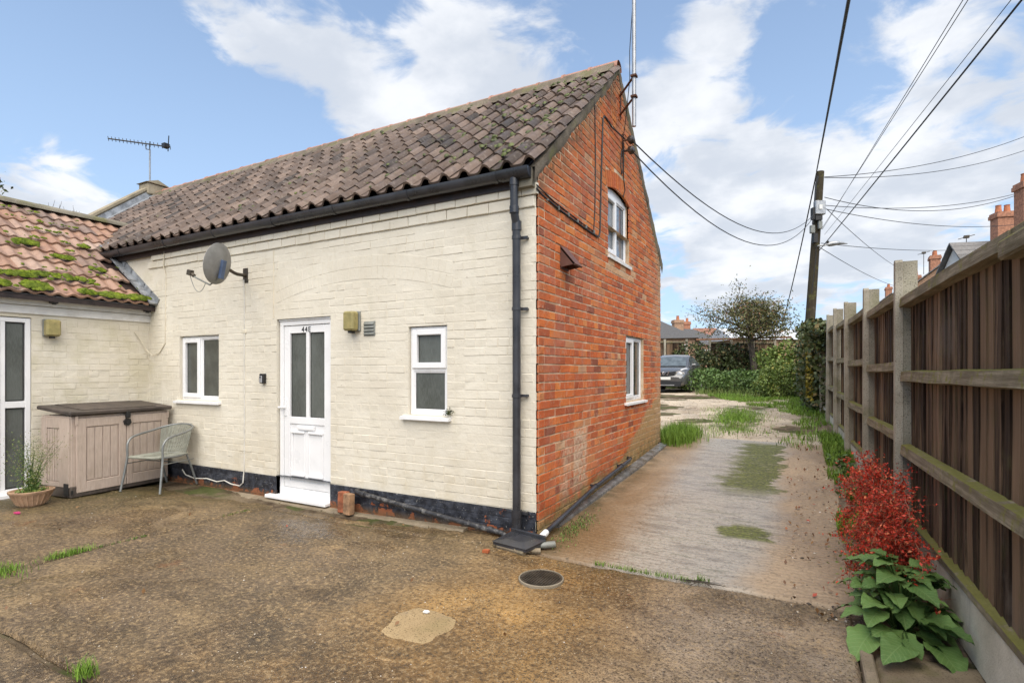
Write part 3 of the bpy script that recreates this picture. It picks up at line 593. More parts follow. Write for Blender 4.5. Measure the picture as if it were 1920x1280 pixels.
# triangle with the upper window cut out of it, in strips
us = sorted([0, UP[0], UP[1], GW / 2, GW])
for a, b in zip(us, us[1:]):
    lo = 3.66 if UP[0] - 1e-6 <= a and b <= UP[1] + 1e-6 else EZ
    mb.add([(a, -.0165, lo), (b, -.0165, lo), (b, -.0165, max(lo, rake(b))), (a, -.0165, max(lo, rake(a)))], [(0, 1, 2, 3)])
mb.add([(UP[0], .017, EZ), (UP[0], .137, EZ), (UP[0], .137, 3.66), (UP[0], .017, 3.66), (UP[1], .017, EZ), (UP[1], .137, EZ), (UP[1], .137, 3.66), (UP[1], .017, 3.66)], [(0, 1, 2, 3), (4, 7, 6, 5)])
mb.add([(0, .3, -.3), (GW, .3, -.3), (GW, .3, EZ), (GW / 2, .3, AP), (0, .3, EZ)], [(4, 3, 2, 1, 0)])
mb.add([(GW, .017, -.3), (GW, .3, -.3), (GW, .3, EZ), (GW, .017, EZ)], [(0, 1, 2, 3)])
gable = mb.obj('gable_wall', MT['mortar'], cottage, rot=(0, 0, R(90))); gable['label'] = 'red brick gable end wall with pale lime stains'
gzs = [.232 + i * CH for i in range(-5, 62)]
gi = [it for it in courses(gzs, gspan, [LOW, UP], random.Random(3)) if it[0][3] > gz((it[0][0] + it[0][1]) / 2) - .05 and it[0][3] < rake((it[0][0] + it[0][1]) / 2) + .02]
acz, acr = 3.60 + .07 - 1.418, 1.418; a0 = math.asin(.44 / acr)
def in_head(u, z): return z > 3.55 and abs(u - 2.3125) < .53 and math.hypot(u - 2.3125, z - acz) < acr + .205 and abs(math.atan2(u - 2.3125, z - acz)) < a0 * 1.13
ki = []
for (q, i) in gi:
    n = max(1, int((q[1] - q[0]) / .025)); run = None
    for k in range(n):
        a = q[0] + (q[1] - q[0]) * k / n; b = q[0] + (q[1] - q[0]) * (k + 1) / n
        if in_head((a + b) / 2, (q[2] + q[3]) / 2) :
            if run: ki.append(((run[0], run[1], q[2], q[3]), i)); run = None
        else: run = (run[0] if run else a, b)
    if run and run[1] - run[0] > .02: ki.append(((run[0], run[1], q[2], q[3]), i))
gi = ki
gr = random.Random(4)
def gtone(q, r):
    t = min(.99, max(.01, r.gauss(.42, .22)))
    if 1.78 < q[0] < 2.85 and 2.62 < q[2] < 2.83 and r.random() < .8: t = 1.0
    return t
place_bricks(gable, gi, MT['brick'], .022, .0035, gr, 300, offs=lambda q, i: gr.uniform(-.0018, .0018) , tonef=gtone)
# arched head of the upper window
acz, acr = 3.60 + .07 - 1.418, 1.418; a0 = math.asin(.44 / acr)
for k in range(13):
    t0 = math.pi / 2 + a0 * 1.12 - (k + .07) * 2.24 * a0 / 13; t1 = math.pi / 2 + a0 * 1.12 - (k + .93) * 2.24 * a0 / 13
    P = [(2.3125 + rr * math.cos(t), acz + rr * math.sin(t)) for rr, t in ((acr, t0), (acr, t1), (acr + .19, t1), (acr + .19, t0))]
    o = MB(); y = -.022 + gr.uniform(-.002, .002); o.prism([(p[0], y, p[1]) for p in P], (0, .03, 0)); ob = o.obj('arch_brick', MT['brick'], gable); ob['tone'] = gr.uniform(.2, .55)
# verge: one ragged cement fillet down each slope
v = MB(); n = 120; vr = np.random.default_rng(8)
for side in (0, 1):
    t_ = np.linspace(0, 1, n); ya = -.10 + t_ * (GW / 2 + .10); za = EZ + ya * .862
    low = .035 + .05 * fbm(t_ * 40, t_ * 0 + side, .35, 3, 5) + .035 * fbm(t_ * 40, t_ * 0 + 9, 1.6, 2, 6); prj = .030 + .010 * fbm(t_ * 40, t_ * 0 + 4, 1.1, 3, 7)
    if side: ya = GW - ya
    vs = []
    for k in range(n): vs += [(ya[k], .02, za[k] + .105), (ya[k], -prj[k] - .004, za[k] + .100 + vr.uniform(-.004, .004)), (ya[k], -prj[k] - .004 + vr.uniform(-.003, .003), za[k] + .03), (ya[k], -prj[k] + .002 + vr.uniform(-.003, .003), za[k] - low[k] * .5), (ya[k], -.019, za[k] - low[k])]
    v.add(vs, [((k * 5 + j, k * 5 + j + 1, k * 5 + 6 + j, k * 5 + 5 + j) if not side else (k * 5 + 5 + j, k * 5 + 6 + j, k * 5 + j + 1, k * 5 + j)) for k in range(n - 1) for j in range(4)])
vg = v.obj('cement_verge', M_('mossy_verge', m_conc((.10, .082, .058), (.24, .20, .15), .85, .8)), gable, smooth=True, angle=60); vg['label'] = 'rough mossy cement fillet along the gable verge'
# eaves end block of the gable corner
e = MB(); e.box((-.10, -.006, 3.02), (.03, .2, 3.17)); e.obj('corbel', MT['cement'], gable)
# back and far walls so that the house is whole
mb = MB(); mb.box((-10.2, GW - .25, -.2), (-.30, GW, 3.16)); mb.obj('back_wall', MT['brick'], cottage)
mb = MB(); mb.prism([(-10.25, 0.03, -.2), (-10.25, GW, -.2), (-10.25, GW, EZ), (-10.25, GW / 2, AP), (-10.25, .03, EZ)], (.25, 0, 0)); mb.obj('end_wall', MT['brick'], cottage)
# windows and door -------------------------------------------------
def frame(mb, a, b, c, d, w, y0, y1, mat=0, ch=.004):
    mb.box((a, y0, c), (a + w, y1, d), mat, c=ch); mb.box((b - w, y0, c), (b, y1, d), mat, c=ch); mb.box((a + w, y0, c), (b - w, y1, c + w), mat, c=ch); mb.box((a + w, y0, d - w), (b - w, y1, d), mat, c=ch)
def pane(parent, a, b, c, d, y, mat, name='pane'):
    m = MB(); m.box((a - .004, y - .003, c - .004), (b + .004, y + .003, d + .004)); m.obj(name, mat, parent)
    g = MB(); frame(g, a - .003, b + .003, c - .003, d + .003, .007, y - .007, y + .001, ch=0); g.obj('gasket', MT['gasket'], parent)
def window(parent, op, lights, y, label, sill=True, mat='glass', sillw=.07):
    a, b, c, d = op; m = MB(); W_ = .042
    frame(m, a + .004, b - .004, c, d - .006, W_, y, y + .06)
    w = m.obj('window', MT['white'], parent, smooth=False); w['label'] = label
    for (p, q, r, s, opening, gm) in lights:
        if opening:
            m = MB(); frame(m, p - .012, q + .012, r - .012, s + .012, .058, y - .018, y + .03, ch=.007); m.obj('sash', MT['white'], w); p += .046; q -= .046; r += .046; s -= .046
        else:
            m = MB(); frame(m, p, q, r, s, .016, y + .008, y + .03, ch=.005); m.obj('bead', MT['white'], w); p += .016; q -= .016; r += .016; s -= .016
        pane(w, p, q, r, s, y + .024, MT[gm])
    if sill:
        m = MB(); m.prism([(a - sillw, y + .03, c - .002), (a - sillw, y - .085, c - .017), (a - sillw, y - .085, c - .045), (a - sillw, y + .03, c - .032)], (b - a + 2 * sillw - .02, 0, 0)); m.obj('sill', MT['white'], w)
    return w
MUL = MB()
w2 = window(front, WIN2, [(-1.358, -.977, 1.485, 1.843, True, 'frost'), (-1.358, -.977, 1.062, 1.445, False, 'frost')], .025, 'white window with small opening light over frosted lower pane')
m = MB(); m.box((-1.358, .026, 1.445), (-.977, .08, 1.485), c=.004); m.obj('transom', MT['white'], w2)
w1 = window(front, WIN1, [(-5.233, -4.875, 1.112, 1.863, True, 'glass'), (-4.835, -4.472, 1.112, 1.863, False, 'glass')], .03, 'white two-light casement window beside the storage box')
m = MB(); m.box((-4.875, .031, 1.112), (-4.835, .085, 1.863), c=.004); m.obj('mullion', MT['white'], w1)
lw = window(gable, LOW, [(2.645, 3.02, 1.095, 1.865, True, 'glass'), (3.06, 3.425, 1.095, 1.865, False, 'glass')], .02, 'white ground floor casement in the brick gable')
m = MB(); m.box((3.02, .021, 1.092), (3.06, .075, 1.868), c=.004); m.obj('mullion', MT['white'], lw)
uw = window(gable, UP, [(1.92, 2.29, 2.875, 3.552, True, 'glass2'), (2.33, 2.705, 2.875, 3.552, False, 'glass2')], .03, 'white upstairs casement under a shallow brick arch', sill=False)
m = MB(); m.box((2.29, .031, 2.872), (2.33, .085, 3.556), c=.004); m.obj('mullion', MT['white'], uw)
m = MB(); m.prism([(UP[0] + .004, .034, 3.592)] + [(UP[1] - .004, .034, 3.592)] + [(2.3125 + (acr - .006) * math.cos(t), .034, acz + (acr - .006) * math.sin(t)) for t in np.linspace(math.pi / 2 - a0, math.pi / 2 + a0, 9)], (0, .05, 0)); m.obj('arched_head', MT['white'], uw)
m = MB(); m.prism([(1.85, .06, 2.832), (1.85, -.045, 2.812), (1.85, -.045, 2.772), (1.85, .06, 2.79)], (.93, 0, 0)); m.obj('sill', MT['whitewood'], uw)
def box_part(name, boxes, mat, parent, c=.003):
    m = MB()
    for a, b in boxes: m.box(a, b, c=c)
    return m.obj(name, MT[mat], parent)
a, b, c, d = DOOR; m = MB(); y = .03
m.box((a + .012, y, c), (a + .07, y + .07, d - .075), c=.004); m.box((b - .055, y, c), (b - .004, y + .07, d - .075), c=.004); m.box((a + .012, y, d - .075), (b - .004, y + .07, d - .022), c=.004); m.box((a + .006, y - .015, d - .022), (b, y + .05, d - .004), c=.003)
door = m.obj('door', MT['white'], front); door['label'] = 'white half glazed front door numbered 44E'
DA, DB, DC, DD = a + .074, b - .059, .116, d - .08; y = .042
m = MB()
for q in ((DA, DA + .095, DC, DD), (DB - .09, DB, DC, DD), (DA + .095, DB - .09, DD - .085, DD), (DA + .095, DB - .09, .845, .925), (DA + .095, DB - .09, DC, .19), (DA + .36, DA + .41, .925, DD - .085)): m.box((q[0], y, q[2]), (q[1], y + .045, q[3]), c=.003)
m.box((DA + .09, y + .014, .185), (DB - .085, y + .035, .85)); leaf = m.obj('door_leaf', MT['white'], door)
m = MB()
for p0, p1 in ((DA + .12, DA + .335), (DA + .395, DB - .115)):
    frame(m, p0, p1, .245, .765, .018, y + .004, y + .016, ch=.005); m.box((p0 + .0, y - .012, .735), (p1, y + .012, .765), c=.008); m.box((p0, y - .012, .245), (p1, y + .012, .278), c=.008)
m.obj('door_moulding', MT['white'], door)
pane(door, DA + .098, DA + .357, .928, DD - .088, y + .028, MT['frost']); pane(door, DA + .413, DB - .093, .928, DD - .088, y + .028, MT['frost'])
box_part('letterbox', [((DA + .22, y - .008, .775), (DA + .50, y + .004, .828)), ((DA + .235, y - .013, .785), (DA + .485, y - .006, .818))], 'white', door)
box_part('door_handle', [((DA + .012, y - .012, .93), (DA + .042, y + .002, 1.13)), ((DA - .055, y - .05, 1.02), (DA + .03, y - .034, 1.04)), ((DA + .018, y - .036, 1.018), (DA + .036, y - .01, 1.042))], 'white', door)
box_part('door_sill', [((a - .11, -.085, -.012), (b + .0, .09, .026)), ((a + .01, .028, .026), (b - .004, .1, .112))], 'white', door, .006)
box_part('lintel', [((a - .06, .002, d + .002), (b + .02, .09, d + .014))], 'stone', front, .002)
for i, ch in enumerate('44E'):
    cu = bpy.data.curves.new('t', 'FONT'); cu.body = ch; cu.size = .085; cu.extrude = .002; cu.align_x = 'CENTER'
    to = bpy.data.objects.new('t', cu); COL.objects.link(to); bpy.context.view_layer.update()
    me = bpy.data.meshes.new_from_object(to.evaluated_get(bpy.context.evaluated_depsgraph_get())); bpy.data.objects.remove(to)
    me.materials.clear(); me.materials.append(MT['paint']); inst('door_number', me, door, ((DA + DB) / 2 - .055 + i * .052, y - .003, DD - .075), (R(90), 0, 0))
# wall fittings that belong to the house
def vent(): 
    m = MB(); m.box((-1.985, -.016, 1.81), (-1.83, .02, 1.96), c=.004)
    for k in range(4): m.prism([(-1.975, -.014, 1.822 + k * .034), (-1.975, -.032, 1.826 + k * .034), (-1.975, -.016, 1.852 + k * .034)], (.135, 0, 0))
    v_ = m.obj('vent_grille', MT['grey'], front); v_['label'] = 'small grey louvred vent right of the door lamp'
vent()
r_ = random.Random(1); V, Fc, A = leaf_quads(np.array([(-.905 + r_.gauss(0, .02), -.03 + r_.gauss(0, .012), 1.035 + abs(r_.gauss(0, .03))) for _ in range(70)]), .022, 2, .4, .6); inst('sill_weed', npmesh('sill_weed', V, Fc, MT['ivy'], A), front)
m = MB(); m.prism([(.46, -.02, 2.62), (.46, -.02, 2.42), (.46, -.17, 2.44)], (.012, 0, 0)); m.prism([(.64, -.02, 2.62), (.64, -.02, 2.42), (.64, -.17, 2.44)], (.012, 0, 0)); m.prism([(.46, -.02, 2.63), (.46, -.175, 2.44), (.46, -.16, 2.43), (.46, -.02, 2.60)], (.192, 0, 0)); m.box((.46, -.03, 2.41), (.652, .0, 2.435))
cw = m.obj('vent_cowl', plain('brown_cowl', (.12, .055, .04), .6), gable); cw['label'] = 'brown wedge shaped vent cowl on the brick gable'
# roof -------------------------------------------------------------
PITCH = math.atan((5.155 - 3.20) / (GW / 2 + .12)); SL = (GW / 2 + .12) / math.cos(PITCH)
roof = empty('roof', (0, -.12, 3.175), 0, cottage)
roof['label'] = 'brown clay pantile roof with moss near the verge'
TW, TG, TL = .2165, .272, .345
def pantile(wd, prof, L, th=.022):
    m = MB(); n = len(prof) - 1; vs = []
    for (yy, dz) in ((0., 0.), (L, 0.)):
        for (x, z) in prof: vs.append((x * wd, yy, z))
    for (x, z) in prof: vs.append((x * wd, 0., z - th))
    fs = [(i, i + 1, n + 2 + i, n + 1 + i) for i in range(n)] + [(2 * (n + 1) + i, 2 * (n + 1) + i + 1, i + 1, i) for i in range(n)]
    m.add(vs, fs); return m
sprof = [(-.04, .012), (.0, .004), (.12, -.004), (.28, -.008), (.45, -.004), (.56, .012), (.66, .036), (.76, .054), (.86, .055), (.97, .036), (1.06, .010)]
tl = [pantile(TW, [(x, z + random.uniform(-.0015, .0015)) for x, z in sprof], TL).mesh('pantile', MT['pantile'], True, 50) for _ in range(5)]
tr = random.Random(21); tiles = []
NROW = int(SL / TG); slope_rot = Matrix.Rotation(PITCH, 4, 'X')
for r_ in range(NROW):
    u = .045 - TW * 1.0
    for k in range(46):
        s = .0 + r_ * TG * (SL - .06) / (NROW * TG)
        p = roof.matrix_basis @ (slope_rot @ Vector((u, s, .045))); dd = (p - CAM).dot(FWD); tiles.append((dd, u, s, r_)); u -= TW
tiles.sort(); rest = MB()
for k, (dd, u, s, r_) in enumerate(tiles):
    Mx = slope_rot @ Matrix.Translation((u + tr.uniform(-.004, .004), s + tr.uniform(-.008, .008), .040 + tr.uniform(-.003, .004))) @ Matrix.Rotation(-.062 + tr.uniform(-.008, .008), 4, 'X') @ Matrix.Rotation(tr.uniform(-.012, .012), 4, 'Z')
    t = min(1, max(.002, tr.gauss(.5, .27)))
    if r_ < 2 and u > -1.0 and tr.random() < .5: t = .12
    me = tr.choice(tl)
    if k < 300:
        o = inst('pantile', me, roof, tone=t); o.matrix_basis = Mx
    else: rest.add([v_.co for v_ in me.vertices], [tuple(p.vertices) for p in me.polygons], tone=t, M=Mx)
o = rest.obj('pantiles', MT['pantile'], roof, smooth=True, angle=50); o['kind'] = 'stuff'
# deck under the tiles, back slope, ridge
m = MB(); a_, b_ = (slope_rot @ Vector((0, .03, .0))), (slope_rot @ Vector((0, SL, .0)))
m.prism([(-10.1, a_.y, a_.z), (-10.1, b_.y, b_.z), (-10.1, b_.y, b_.z - .05), (-10.1, a_.y, a_.z - .04)], (10.06, 0, 0)); m.obj('roof_deck', MT['fascia'], roof)
m = MB(); m.prism([(-10.1, b_.y, b_.z + .03), (-10.1, 2 * b_.y, a_.z), (-10.1, 2 * b_.y, a_.z - .05), (-10.1, b_.y, b_.z - .03)], (10.1, 0, 0)); m.obj('back_slope', MT['pantile'], roof)
rprof = [(math.cos(t) * .105, math.sin(t) * .10) for t in np.linspace(-.15, math.pi + .15, 11)]
def ridge_mesh(L):
    m = MB(); vs = []
    for x, k in ((0, 1.0), (.035, 1.0), (.036, .93), (L + .02, .9)):
        for (yy, zz) in rprof: vs.append((x, yy * k, zz * k))
    for (yy, zz) in rprof: vs.append((0, yy * .86, zz * .86))
    n = len(rprof); fs = [(i * n + j, i * n + j + 1, (i + 1) * n + j + 1, (i + 1) * n + j) for i in range(3) for j in range(n - 1)] + [(4 * n + j, 4 * n + j + 1, j + 1, j) for j in range(n - 1)]
    m.add(vs, fs); return m.mesh('ridge_tile', MT['ridge'], True, 45)
rm = ridge_mesh(.36); x = -10.06
while x < -.30:
    inst('ridge_tile', rm, roof, (x, b_.y, b_.z + .03 + tr.uniform(-.006, .006)), (tr.uniform(-.02, .02), tr.uniform(-.008, .008), 0), tone=min(1, max(.02, tr.gauss(.5, .25)))); x += .36
m = MB()                                                   # mortar bedding under the ridge
for k in range(60):
    x0 = -10 + k * 10 / 60; dz = tr.uniform(-.02, .015); m.prism([(x0, b_.y - .085, b_.z + .075), (x0, b_.y - .175 + dz, b_.z - .06 + dz), (x0, b_.y - .02, b_.z - .02)], (10 / 60, 0, 0))
bd = m.obj('ridge_bedding', bpy.data.materials['mossy_verge'], roof); bd['label'] = 'mossy mortar bedding under the ridge tiles'
# parapet at the far gable with coping and lead
m = MB(); M0 = slope_rot
m.box((-10.28, -.1, -.1), (-10.05, SL + .02, .20), M=M0); pp = m.obj('parapet', MT['stone'], roof)
m = MB(); m.box((-10.32, -.12, .20), (-10.02, SL + .06, .26), M=M0, c=.01); m.obj('coping', MT['stone'], pp)
m = MB(); m.box((-10.052, -.05, .05), (-10.035, SL, .18), M=M0); m.box((-10.05, -.05, .06), (-9.84, SL, .085), M=M0); m.obj('lead_flashing', MT['lead'], pp)
m = MB(); q_ = M0 @ Vector((0, SL, .0)); m.box((-10.34, q_.y - .22, q_.z + .02), (-9.99, q_.y + .16, q_.z + .26), c=.02); m.prism([(-10.36, q_.y - .26, q_.z + .26), (-10.36, q_.y + .2, q_.z + .26), (-10.36, q_.y - .03, q_.z + .35)], (.40, 0, 0)); m.obj('apex_stone', MT['stone'], pp)
def moss_clump(mb, c, rx, ry, rz, Mx, r):
    n, k = 9, 4; vs = []; 
    for i in range(k):
        a = i / (k - 1) * math.pi / 2
        for j in range(n):
            b = 2 * math.pi * j / n; w = r.uniform(.75, 1.25); vs.append((c[0] + rx * math.cos(a) * math.cos(b) * w, c[1] + ry * math.cos(a) * math.sin(b) * w, c[2] + rz * math.sin(a) * r.uniform(.7, 1.2)))
    mb.add(vs, [(i * n + j, i * n + (j + 1) % n, (i + 1) * n + (j + 1) % n, (i + 1) * n + j) for i in range(k - 1) for j in range(n)], tone=r.uniform(.01, 1), M=Mx)
ms = MB()
for k in range(300):
    if k < 130: u, s = -abs(tr.gauss(0, .7)) - .02, tr.uniform(.15, SL - .05)
    elif k < 240: u, s = -tr.uniform(.1, 9.5), SL - abs(tr.gauss(.12, .05))
    else: u, s = -tr.uniform(.1, 4.5), tr.uniform(.05, 1.6)
    z_ = .058 if k % 3 else .075; sz = tr.uniform(.010, .028)
    moss_clump(ms, (u, s, z_), sz * 1.2, sz * 1.3, sz * .8, slope_rot, tr)
o = ms.obj('moss', M_('dull_roof_moss', m_leaf((.045, .055, .014), (.12, .145, .03))), roof, smooth=True, angle=80); o['kind'] = 'stuff'
# fascia, gutter, downpipe ----------------------------------------
m = MB(); m.box((-7.2, -.055, 3.035), (-.03, -.022, 3.165)); m.box((-7.2, -.03, 3.04), (-.03, .03, 3.06)); m.obj('fascia', MT['fascia'], cottage)
GY, GZ, GR = -.118, 3.165, .062
def gutter_run(mb, x0, x1, r, y=GY, z=GZ, drop=0.):
    n = 12; vs = []
    for x in (x0, x1):
        for rr in (r, r - .005):
            for j in range(n + 1):
                t = math.pi + math.pi * j / n; vs.append((x, y + rr * math.cos(t), z + rr * 1.25 * math.sin(t)))
    k = n + 1; fs = []
    for j in range(n): fs += [(j, j + 1, 2 * k + j + 1, 2 * k + j), (3 * k + j, 3 * k + j + 1, k + j + 1, k + j)]
    fs += [(0, 2 * k, 3 * k, k), (n, k + n, 3 * k + n, 2 * k + n)]
    fs += [(j, k + j, k + j + 1, j + 1) for j in range(n)] + [(2 * k + j, 2 * k + j + 1, 3 * k + j + 1, 3 * k + j) for j in range(n)]
    mb.add(vs, fs)
def endcap(mb, x, r, w=.012, y=GY, z=GZ):
    mb.prism([(x, y + r * math.cos(t), z + r * 1.25 * math.sin(t)) for t in np.linspace(math.pi, 2 * math.pi, 11)], (w, 0, 0))
m = MB(); gutter_run(m, -7.02, -.01, GR); endcap(m, -.012, GR + .003); endcap(m, -7.03, GR + .003); gutter = m.obj('gutter', MT['black'], cottage, smooth=True, angle=35); gutter['label'] = 'black half round gutter along the pantile eaves'
m = MB(); gutter_run(m, -.27, -.005, GR + .006); m.tube([(-.155, GY, GZ - .06), (-.155, GY, GZ - .13)], .042, 14); m.obj('gutter_outlet', MT['black'], gutter, smooth=True, angle=35)
for gx in (-.34, -1.32, -2.30, -3.26, -3.36, -4.35, -5.4, -6.5):
    m = MB(); gutter_run(m, gx, gx + .035, GR + .005); m.box((gx, -.06, GZ - .05), (gx + .035, -.045, GZ + .01)); m.obj('gutter_bracket', MT['black'], gutter, smooth=True, angle=35)
m = MB(); gutter_run(m, -3.345, -3.235, GR + .004); m.obj('gutter_union', MT['black'], gutter, smooth=True, angle=35)
m = MB(); DX = -.155; m.tube([(DX, GY, 3.06), (DX, GY, 2.84), (DX, GY + .01, 2.78), (DX, -.085, 2.73), (DX, -.078, 2.68), (DX, -.075, 1.4), (DX, -.075, .10)], .036, 16)
for z0, z1, r0 in ((2.66, 2.74, .043), (2.80, 2.86, .042), (.18, .25, .045), (.0, .2, .043)): m.tube([(DX, -.076 if z0 < 2.7 else GY, z0), (DX, -.076 if z0 < 2.7 else GY, z1)], r0, 16)
dp = m.obj('downpipe', MT['black'], cottage, smooth=True, angle=35); dp['label'] = 'black plastic downpipe near the house corner'
for z_ in (2.60, 1.985, 1.235, .22):
    m = MB(); m.tube([(DX, -.076, z_ - .014), (DX, -.076, z_ + .014)], .042, 16); m.box((DX, -.05, z_ - .012), (DX + .09, -.03, z_ + .012)); m.tube([(DX + .075, -.045, z_), (DX + .075, .01, z_)], .012, 8); m.obj('pipe_clip', MT['black'], dp)
# waste pipe along the plinth and pipe along the gable
m = MB(); wp = [(-2.05, .01, .205), (-2.05, -.05, .205), (-2.03, -.07, .20), (-1.2, -.075, .115), (-.30, -.08, .03), (-.22, -.12, .01)]; m.tube(wp, .024, 12)
for x_, z_ in ((-1.93, .19), (-1.2, .115), (-.42, .04)): m.tube([(x_ - .02, -.073, z_ + .002), (x_ + .02, -.073, z_ - .002)], .030, 12)
w_ = m.obj('waste_pipe', plain('flaking_black_pipe', (.03, .03, .033), .45, var=.3, dirt=.55, dirtcol=(.32, .31, .29), scale=30), cottage, smooth=True, angle=40); w_['label'] = 'flaking black waste pipe sloping along the plinth'
m = MB(); gp = [(.10, -.30, .03), (.10, -.22, .05), (.085, .08, .075), (.085, 1.2, .215), (.085, 2.5, .315), (.07, 2.62, .325), (.03, 2.64, .325)]; m.tube(gp, .023, 12)
gp_ = m.obj('gable_pipe', MT['black'], cottage, smooth=True, angle=40); gp_['label'] = 'black plastic pipe rising along the foot of the gable'
m = MB(); m.tube([(.097, -.13, .0565), (.089, .0, .0695)], .029, 14); m.obj('white_coupling', MT['white'], gp_, smooth=True, angle=40)
for yy, zz in ((1.28, .225), (2.2, .295)):
    m = MB(); m.tube([(.085, yy - .015, zz), (.085, yy + .015, zz)], .029, 12); m.box((.0, yy - .012, zz - .012), (.06, yy + .012, zz + .012)); m.obj('pipe_clip', MT['black'], gp_)
# cables on the gable
def cable(name, pts, r, mat, label=None, parent=None):
    m = MB(); m.tube(pts, r, 6); o = m.obj(name, MT[mat], parent, smooth=True)
    if label: o['label'] = label
    return o
gc = cable('conduit', [(.03, -.06, 3.00), (.02, .05, 2.985), (.03, .4, 2.95), (.03, 1.05, 2.93), (.03, 1.45, 2.925), (.03, 1.52, 2.94), (.03, 1.56, 3.0), (.03, 1.60, 3.6), (.03, 1.66, 4.30), (.03, 1.70, 4.35), (.03, 1.76, 4.36), (.04, 1.95, 4.32), (.07, 2.38, 4.34)], .0095, 'cable', 'black supply cable clipped round the gable', cottage)
cable('cable_loop', [(.03, -.06, 3.03), (.028, .3, 2.99), (.028, 1.0, 2.965), (.028, 1.36, 2.96), (.028, 1.40, 3.2), (.028, 1.42, 3.7), (.028, 1.40, 4.3), (.028, 1.38, 4.42)], .006, 'cable', None, cottage)
cable('cable_loop', [(.05, 2.40, 4.22), (.05, 2.30, 4.16), (.05, 2.27, 3.98), (.05, 2.31, 3.88), (.05, 2.36, 3.95), (.05, 2.37, 4.15), (.05, 2.40, 4.30), (.03, 2.45, 3.9), (.03, 2.52, 3.75), (.03, 2.44, 3.64)], .007, 'cable', None, cottage)
for k in range(6): 
    m = MB(); m.box((.022, .15 + k * .24, 2.935 + .02 * (k == 0)), (.044, .16 + k * .24, 2.972)); m.obj('cable_clip', MT['grey'], gc)
br = MB(); br.box((.02, 2.40, 4.15), (.04, 2.44, 4.42)); br.tube([(.03, 2.42, 4.34), (.13, 2.42, 4.34)], .012, 6); br.tube([(.03, 2.42, 4.21), (.13, 2.46, 4.21)], .012, 6); brk = br.obj('cable_bracket', MT['rust'], cottage); brk['label'] = 'rusty bracket with two insulators high on the gable'
for zz in (4.34, 4.21):
    m = MB(); m.lathe([(0, -.05), (.03, -.05), (.045, -.03), (.03, -.005), (.045, .02), (.035, .05), (0, .055)], 14, M=Matrix.Translation((.13, 2.44, zz)) @ Matrix.Rotation(R(90), 4, 'X')); m.obj('insulator', MT['porcelain'], brk, smooth=True, angle=50)
# front wall cables
cable('wall_cable', [(-3.92, -.02, 2.55), (-3.915, -.012, 2.3), (-3.92, -.012, 1.6), (-3.915, -.012, .9), (-3.92, -.012, .3), (-3.92, -.03, .10), (-3.97, -.04, .06), (-4.12, -.05, .07), (-4.25, -.05, .10), (-4.40, -.05, .07), (-4.6, -.05, .09), (-4.85, -.06, .07), (-5.05, -.06, .10), (-5.12, -.06, .16)], .007, 'wcable', 'white cable running down the wall from the dish', cottage)
cable('wall_cable', [(-3.393, -.012, 3.04), (-3.393, -.01, 2.6), (-3.395, -.01, 2.06)], .005, 'creamcable', None, cottage)
cable('wall_cable', [(-5.55, -.05, 3.06), (-5.60, -.035, 2.86), (-5.585, -.012, 2.75), (-5.60, -.012, 2.1), (-5.60, -.012, 1.83), (-5.72, -.02, 1.70), (-5.86, -.04, 1.66), (-5.97, -.06, 1.74), (-5.985, -.12, 1.86), (-5.99, -.2, 1.98)], .007, 'creamcable', None, cottage)
m = MB(); m.box((-3.95, -.02, 1.90), (-3.885, .0, 1.95), c=.008); m.obj('junction_box', MT['creamcable'], cottage)
# ------------------------------------------------------------------ ground
def grid_mesh(name, xs, ys, zf, mat):
    X, Y = np.meshgrid(xs, ys); Z = zf(X, Y); nx, ny = len(xs), len(ys)
    V = np.stack([X, Y, Z], -1).reshape(-1, 3); i = np.arange(nx * ny).reshape(ny, nx)
    F = np.stack([i[:-1, :-1], i[:-1, 1:], i[1:, 1:], i[1:, :-1]], -1).reshape(-1, 4)
    return npmesh(name, V, F, mat, smooth=True)
def skirt_slab(name, x0, x1, y0, y1, step, zf, mat, wob=.012, seed=0, parent=None):
    """a cast slab: worn top with ragged edges that turn down into the joint"""
    nx, ny = max(3, int((x1 - x0) / step)), max(3, int((y1 - y0) / step))
    xs = np.linspace(0, 1, nx); ys = np.linspace(0, 1, ny); U, Vv = np.meshgrid(xs, ys)
    X = x0 + (x1 - x0) * U; Y = y0 + (y1 - y0) * Vv
    ex = wob * 2 * fbm(Y, Y * 0 + 3, 3.5, 4, seed + 1); ey = wob * 2 * fbm(X, X * 0 + 7, 3.5, 4, seed + 2)
    X = X + ex * (np.abs(U - .5) * 2) ** 8 + 0; Y = Y + ey * (np.abs(Vv - .5) * 2) ** 8
    Z = zf(X, Y)
    de = np.minimum(np.minimum(U * (x1 - x0), (1 - U) * (x1 - x0)), np.minimum(Vv * (y1 - y0), (1 - Vv) * (y1 - y0)))
    Z = Z - .03 * np.exp(-de / .006) - .006 * np.exp(-de / .035)
    V = np.stack([X, Y, Z], -1).reshape(-1, 3); i = np.arange(nx * ny).reshape(ny, nx)
    F = np.stack([i[:-1, :-1], i[:-1, 1:], i[1:, 1:], i[1:, :-1]], -1).reshape(-1, 4)
    o = inst(name, npmesh(name, V, F, mat, smooth=True), parent); return o
def zs_ground(X, Y):
    z = ground_z(Y) - .05 + .02 * fbm(X, Y, .7, 3, 40)
    return z
xs = np.concatenate([np.linspace(-400, -40, 10), np.linspace(-35, -8, 12), np.linspace(-7, 8, 76), np.linspace(9, 40, 16), np.linspace(50, 400, 9)])
ys = np.concatenate([np.linspace(-60, -8, 8), np.linspace(-7, 22, 146), np.linspace(23, 60, 20), np.linspace(70, 600, 14)])
g = inst('ground', grid_mesh('ground', xs, ys, zs_ground, MT['soil'])); tag(g, kind='structure')
